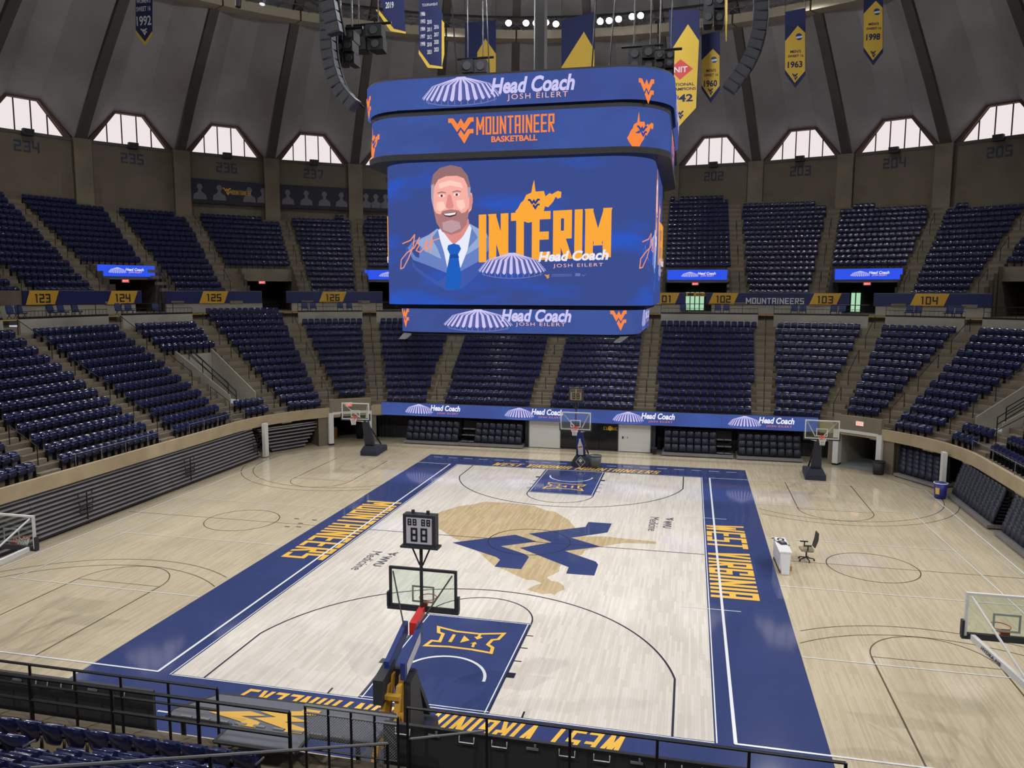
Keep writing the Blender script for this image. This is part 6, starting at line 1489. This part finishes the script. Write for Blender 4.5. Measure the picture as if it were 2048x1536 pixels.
banner('blue banner listing years in columns left of the scoreboard', [(838, -20), (838, 100), (860, 130), (886, 134), (886, 30), (872, -10)], 9, 'banner_navy', texts=tuple((t, u, v, u+9, v+9, 'sign_white', .02) for u, col, v0 in ((842, ('1986', '1993', '1984', '1997', '1998'), 24), (855, ('2010', '2011', '2012', '2018', '2021'), 40), (869, ('2016', '2017', '2020', '2023'), 50)) for t, v in zip(col, range(v0, v0+80, 15)))+(('TOURNAMENT', 845, 6, 876, 14, 'sign_white', .0),), extra=(('gold_edge', [(838, 100), (860, 130), (886, 134), (886, 138), (856, 136), (838, 108)], 'banner_gold', .01), ('gold_edge', [(884, 40), (889, 46), (889, 110), (884, 134)], 'banner_gold', .01)))
banner('navy and gold banner behind the scoreboard, left one', [(930, 45), (992, 42), (992, 170), (930, 170)], 22, 'banner_navy', extra=(('gold_field', [(971, 78), (992, 108), (992, 170), (955, 170), (955, 105)], 'banner_gold', .01),))
banner('navy and gold banner behind the scoreboard, right one', [(1123, 40), (1190, 24), (1190, 170), (1123, 170)], 22, 'banner_navy', extra=(('gold_field', [(1168, 64), (1189, 100), (1189, 170), (1123, 170), (1123, 135)], 'banner_gold', .01),))
banner('large gold national champions banner dated 1942 behind the right speakers', [(1338, 20), (1399, 20), (1399, 80), (1394, 215), (1356, 256), (1340, 240)], 14, 'banner_navy', extra=(('gold_field', [(1376, 49), (1398, 82), (1392, 216), (1357, 254), (1340, 240), (1340, 105)], 'banner_gold', .01), ('diamond', [(1361, 119), (1386, 138), (1360, 160), (1338, 140)], 'red', .02)), texts=(('NIT', 1348, 133, 1375, 146, 'sign_white', .02), ('NATIONAL', 1335, 165, 1389, 174, 'banner_navy', .02), ('CHAMPIONS', 1335, 174, 1392, 183, 'banner_navy', .02), ('1942', 1334, 188, 1386, 206, 'banner_navy', .03), ('*WV', 1351, 222, 1367, 240, 'banner_navy', 0)))
def sweet(label, x0, y0, x1, yb, yr, yy, sk):
    w = x1-x0
    banner(label, [(x0, y0), (x1, y0-8), (x1, yb-26), ((x0+x1)/2, yb), (x0, yb-28)], yy, 'banner_navy', extra=(('gold_field', [(x0, yr-20), (x0+w*.62, y0+28), (x1-1, y0+42), (x1-1, yb-34), ((x0+x1)/2-1, yb-10), (x0, yb-36)], 'banner_gold', .01), ('round_badge', [(x0+w*.68+w*.17*math.cos(k*PI/6), y0+50+w*.17*math.sin(k*PI/6)) for k in range(12)], 'pad_blue', .02), ('badge_stripe', [(x0+w*.53, y0+50), (x0+w*.84, y0+48), (x0+w*.84, y0+52), (x0+w*.53, y0+54)], 'sign_white', .035)),
     texts=(("MEN'S", x0+w*.25, yr-3, x0+w*.78, yr+4, 'banner_navy', .02), ('SWEET 16', x0+w*.14, yr+6, x0+w*.9, yr+13, 'banner_navy', .02), (sk, x0+w*.12, yr+19, x0+w*.85, yr+34, 'banner_navy', .03), ('*WV', x0+w*.33, yb-29, x0+w*.62, yb-14, 'banner_navy', 0)))
sweet('gold banner dated 1960 right of the large champions banner', 1403, 70, 1440, 206, 141, 16, '1960')
sweet('gold banner dated 1963 hanging alone right of the line array', 1570, 24, 1611, 176, 103, 18, '1963')
sweet('gold banner dated 1998 at the upper right', 1727, -26, 1766, 131, 48, 20, '1998')
p = ptY(1452, 30, 10); e = thing('hanging_banner', 'gold banner seen edge on beside the right line array', 'banner', (p.x, 10, ptY(1452, 78, 10).z), group='hanging banners')
a, b = ptY(1452, -30, 10), ptY(1452, 78, 10); wpart('cloth', MB().hexa([(b.x-.02, 9.6, b.z+.6), (b.x+.02, 9.6, b.z+.6), (b.x+.05, 10.4, b.z), (b.x, 10.4, b.z)], [(a.x-.1, 9.4, a.z), (a.x-.05, 9.4, a.z), (a.x+.12, 11.0, a.z), (a.x+.06, 11.0, a.z)]), 'banner_gold', e); wpart('cord', MB().tube((a.x, 10, a.z), (a.x, 10, 39.5), .015, n=4), 'black', e)
# ================================================================== NEAR END FOREGROUND
def rail_run(name, label, pts, hts, posts, mat_='black_metal', r=.028, group='near end railings'):
    e = thing(name, label, 'railing', pts[0], group=group); P = [Vector(p) for p in pts]
    for h in hts: wpart('rail', MB().path([p+Vector((0, 0, h)) for p in P], r, 6), mat_, e)
    L_ = [0]
    for a, b in zip(P[:-1], P[1:]): L_.append(L_[-1]+(b-a).length)
    for k in range(posts):
        s = L_[-1]*k/(posts-1); i = min(max(j for j in range(len(L_)) if L_[j] <= s+1e-6), len(P)-2); q = P[i]+(P[i+1]-P[i])*((s-L_[i])/(L_[i+1]-L_[i]))
        wpart('post', MB().tube(q, q+Vector((0, 0, hts[0])), r, n=6), mat_, e)
    return e
YF = -20.5
mb = MB()
mb.span((-10.6, -20.26, 1.98), (10.6, -21.86, 2.2))
struct('trim_4', mb, 'stand_concrete', 'flat ledge behind the near ribbon display')
rail_run('front_railing', 'black front railing at bottom left, over the ribbon display', [(-9.4, YF-.1, 2.2), (-1.9, YF-.1, 2.2)], (1.28, .84), 8)
rail_run('front_railing', 'black front railing along the bottom edge right of the mesh fence', [(1.9, YF+.05, 2.2), (9.4, YF+.05, 2.2)], (1.3,), 6)
rail_run('front_railing', 'second black railing behind the grey canopy at bottom left', [(-9.4, -21.12, 2.2), (-4.0, -21.12, 2.2), (-.1, -21.12, 2.2)], (1.32, .86), 6, r=.035)
# mesh fence
e = thing('mesh_fence', 'wire mesh fence panel between posts at the bottom centre', 'fence', (1.0, -20.75, 2.2)); x0, x1, y_, z0, z1 = .0, 1.82, -20.72, 2.6, 3.45
for x in (x0, .46, .91, 1.37, x1): wpart('post', MB().tube((x, y_, 2.2), (x, y_, z1), .025, n=6), 'black_metal', e)
wpart('rail', MB().tube((x0, y_, z1), (x1, y_, z1), .03, n=6), 'grey_steel', e); wpart('rail', MB().tube((x0, y_, z1-.14), (x1, y_, z1-.14), .02, n=6), 'grey_steel', e); wpart('rail', MB().tube((x0, y_, z0), (x1, y_, z0), .02, n=6), 'black_metal', e)
mb = MB(); s_ = .055; H = z1-.16-z0; n = int((x1-x0)/s_)
for k in range(-int(H/s_), n+1):
    for sg in (-1, 1):
        xa = x0+k*s_; xb = xa+H
        ta = max(0, (x0-xa)/H); tb = min(1, (x1-xa)/H)
        if tb <= ta: continue
        if sg > 0: mb.tube((xa+ta*H, y_, z0+ta*H), (xa+tb*H, y_, z0+tb*H), .004, n=3, cap=False)
        else: mb.tube((xa+ta*H, y_, z1-.16-ta*H), (xa+tb*H, y_, z1-.16-tb*H), .004, n=3, cap=False)
o = wpart('mesh_wire', mb, 'grey_steel', e); o['kind'] = 'stuff'
# grey canopy with the gold emblem over the near tunnel
e = thing('tunnel_canopy', 'flat grey canopy with a gold emblem over the near tunnel', 'canopy', (-2.0, -20.9, 2.5)); mat('canopy_grey', srgb(92, 96, 108), .6)
cz = 2.62
poly = [(p.x, p.y) for p in (ptZ(u, v, cz+.05) for u, v in ((440, 1387), (790, 1428), (792, 1452), (600, 1448), (385, 1432), (345, 1418)))]
poly = [poly[0], poly[1], (poly[1][0], -20.42), (-.08, -20.42), (-.08, -20.98), (-1.75, -20.98), (-1.75, -20.42), (poly[5][0]+.05, -20.42), poly[5]]
wpart('roof_sheet', MB().prism(poly, (0, 0, cz), (1, 0, 0), (0, 1, 0), .05), 'canopy_grey', e)
for a, b in zip(poly, poly[1:]+poly[:1]): wpart('edge_bar', MB().tube((a[0], a[1], cz+.03), (b[0], b[1], cz+.03), .04, n=6), 'charcoal', e)
wpart('emblem', MB().flat([[(p[0]*.85, p[1]*2.2/WVH) for p in q] for q in WVN], (-2.45, -19.58, cz+.06), (0, -1, 0), (1, 0, 0)), 'sign_gold', e)
for x in (poly[7][0]+.2, .8): wpart('leg', MB().tube((x, -20.2, 0), (x, -20.2, cz), .05), 'charcoal', e)
mb = MB()
for k in range(9): mb.span((-2.9+k*.4+.08*random.random(), -20.4, cz+.05), (-2.65+k*.4, -20.34, cz+.07))
o = wpart('tape_strips', mb, 'grey_steel', e); o['kind'] = 'stuff'
# pale stair rails in front of the camera
A, B = ptZ(90, 1535, 7.6), ptZ(772, 1488, 6.9)
def hand(label, pts, posts):
    e = thing('stair_rail', label, 'railing', pts[0]-Vector((0, 0, .9)), group='pale stair rails at the bottom edge'); wpart('rail', MB().path(pts, .02, 6), 'grey_steel', e)
    for q in posts:
        h_ = hof(q.x, q.y); i = int((h_-LH0)/LRUN); zf = LZ0+LRISE*max(0, i); wpart('post', MB().tube((q.x, q.y, zf), q, .022, n=6), 'black_metal', e)
# near bleachers below the lip
bank('folding_bleacher', 'folded chairs of the near end under the front railing', (7.2, -20.2, 0), PI, 3, 22, .42, .22, .32)
Q0, Q1 = Vector(ptZ(700, 1477+8, 4.1)), Vector(ptZ(965, 1462, 3.6))
hand('short pale stair rail beside the mesh fence at the bottom', [ptZ(820, 1478, 3.9), ptZ(965, 1462, 3.4)], [ptZ(820, 1478, 3.9)])
hand('long pale stair rail crossing the bottom left corner', [ptZ(60, 1537, 6.6), ptZ(420, 1512, 5.7), ptZ(775, 1487, 4.9)], [ptZ(420, 1512, 5.7), ptZ(775, 1487, 4.9)])
# thin front rails of the side stands
for t0, t1, lab in ((-(S+90+S+2.2), -(S+90+S-4.6), 'thin grey front rail of the left stand, nearest run'), (-(S+90+S-6.5), -(S+83), 'thin grey front rail of the left stand, far run'), (S+84, S+90+S-1, 'thin grey front rail of the right stand')):
    pts = [b3(t, 21.55, 2.72) for t in tsamp(t0, t1, 2.0)]
    rail_run('stand_front_rail', lab, pts, (.62,), 5, 'grey_steel', .015, 'thin front rails of the side stands')
# handrails of the lower entry cuts
for a, b, i0, i1 in VOMS:
    sg = 1 if a > 0 else -1; e_ = max(a, b) if sg > 0 else min(a, b); h0, h1 = LH0+LRUN*i0-.2, LH0+LRUN*(i1+1)-.2
    for off, lab in ((0.2, 'outer'), (3.2, 'inner')):
        t = e_-sg*off; A = Vector(b3(t, h0, LZ0+LRISE*i0+(.2 if off < 1 else -.45))); B = Vector(b3(t, h1, LZ0+LRISE*(i1+1)+(.25 if off < 1 else -.35)))
        rail_run('entry_railing', 'black %s handrail of the %s lower stand entry' % (lab, 'left' if sg < 0 else 'right'), [A, B], (.9, .5), 3, group='entry handrails')
bpy.data.scenes.remove(_TS)
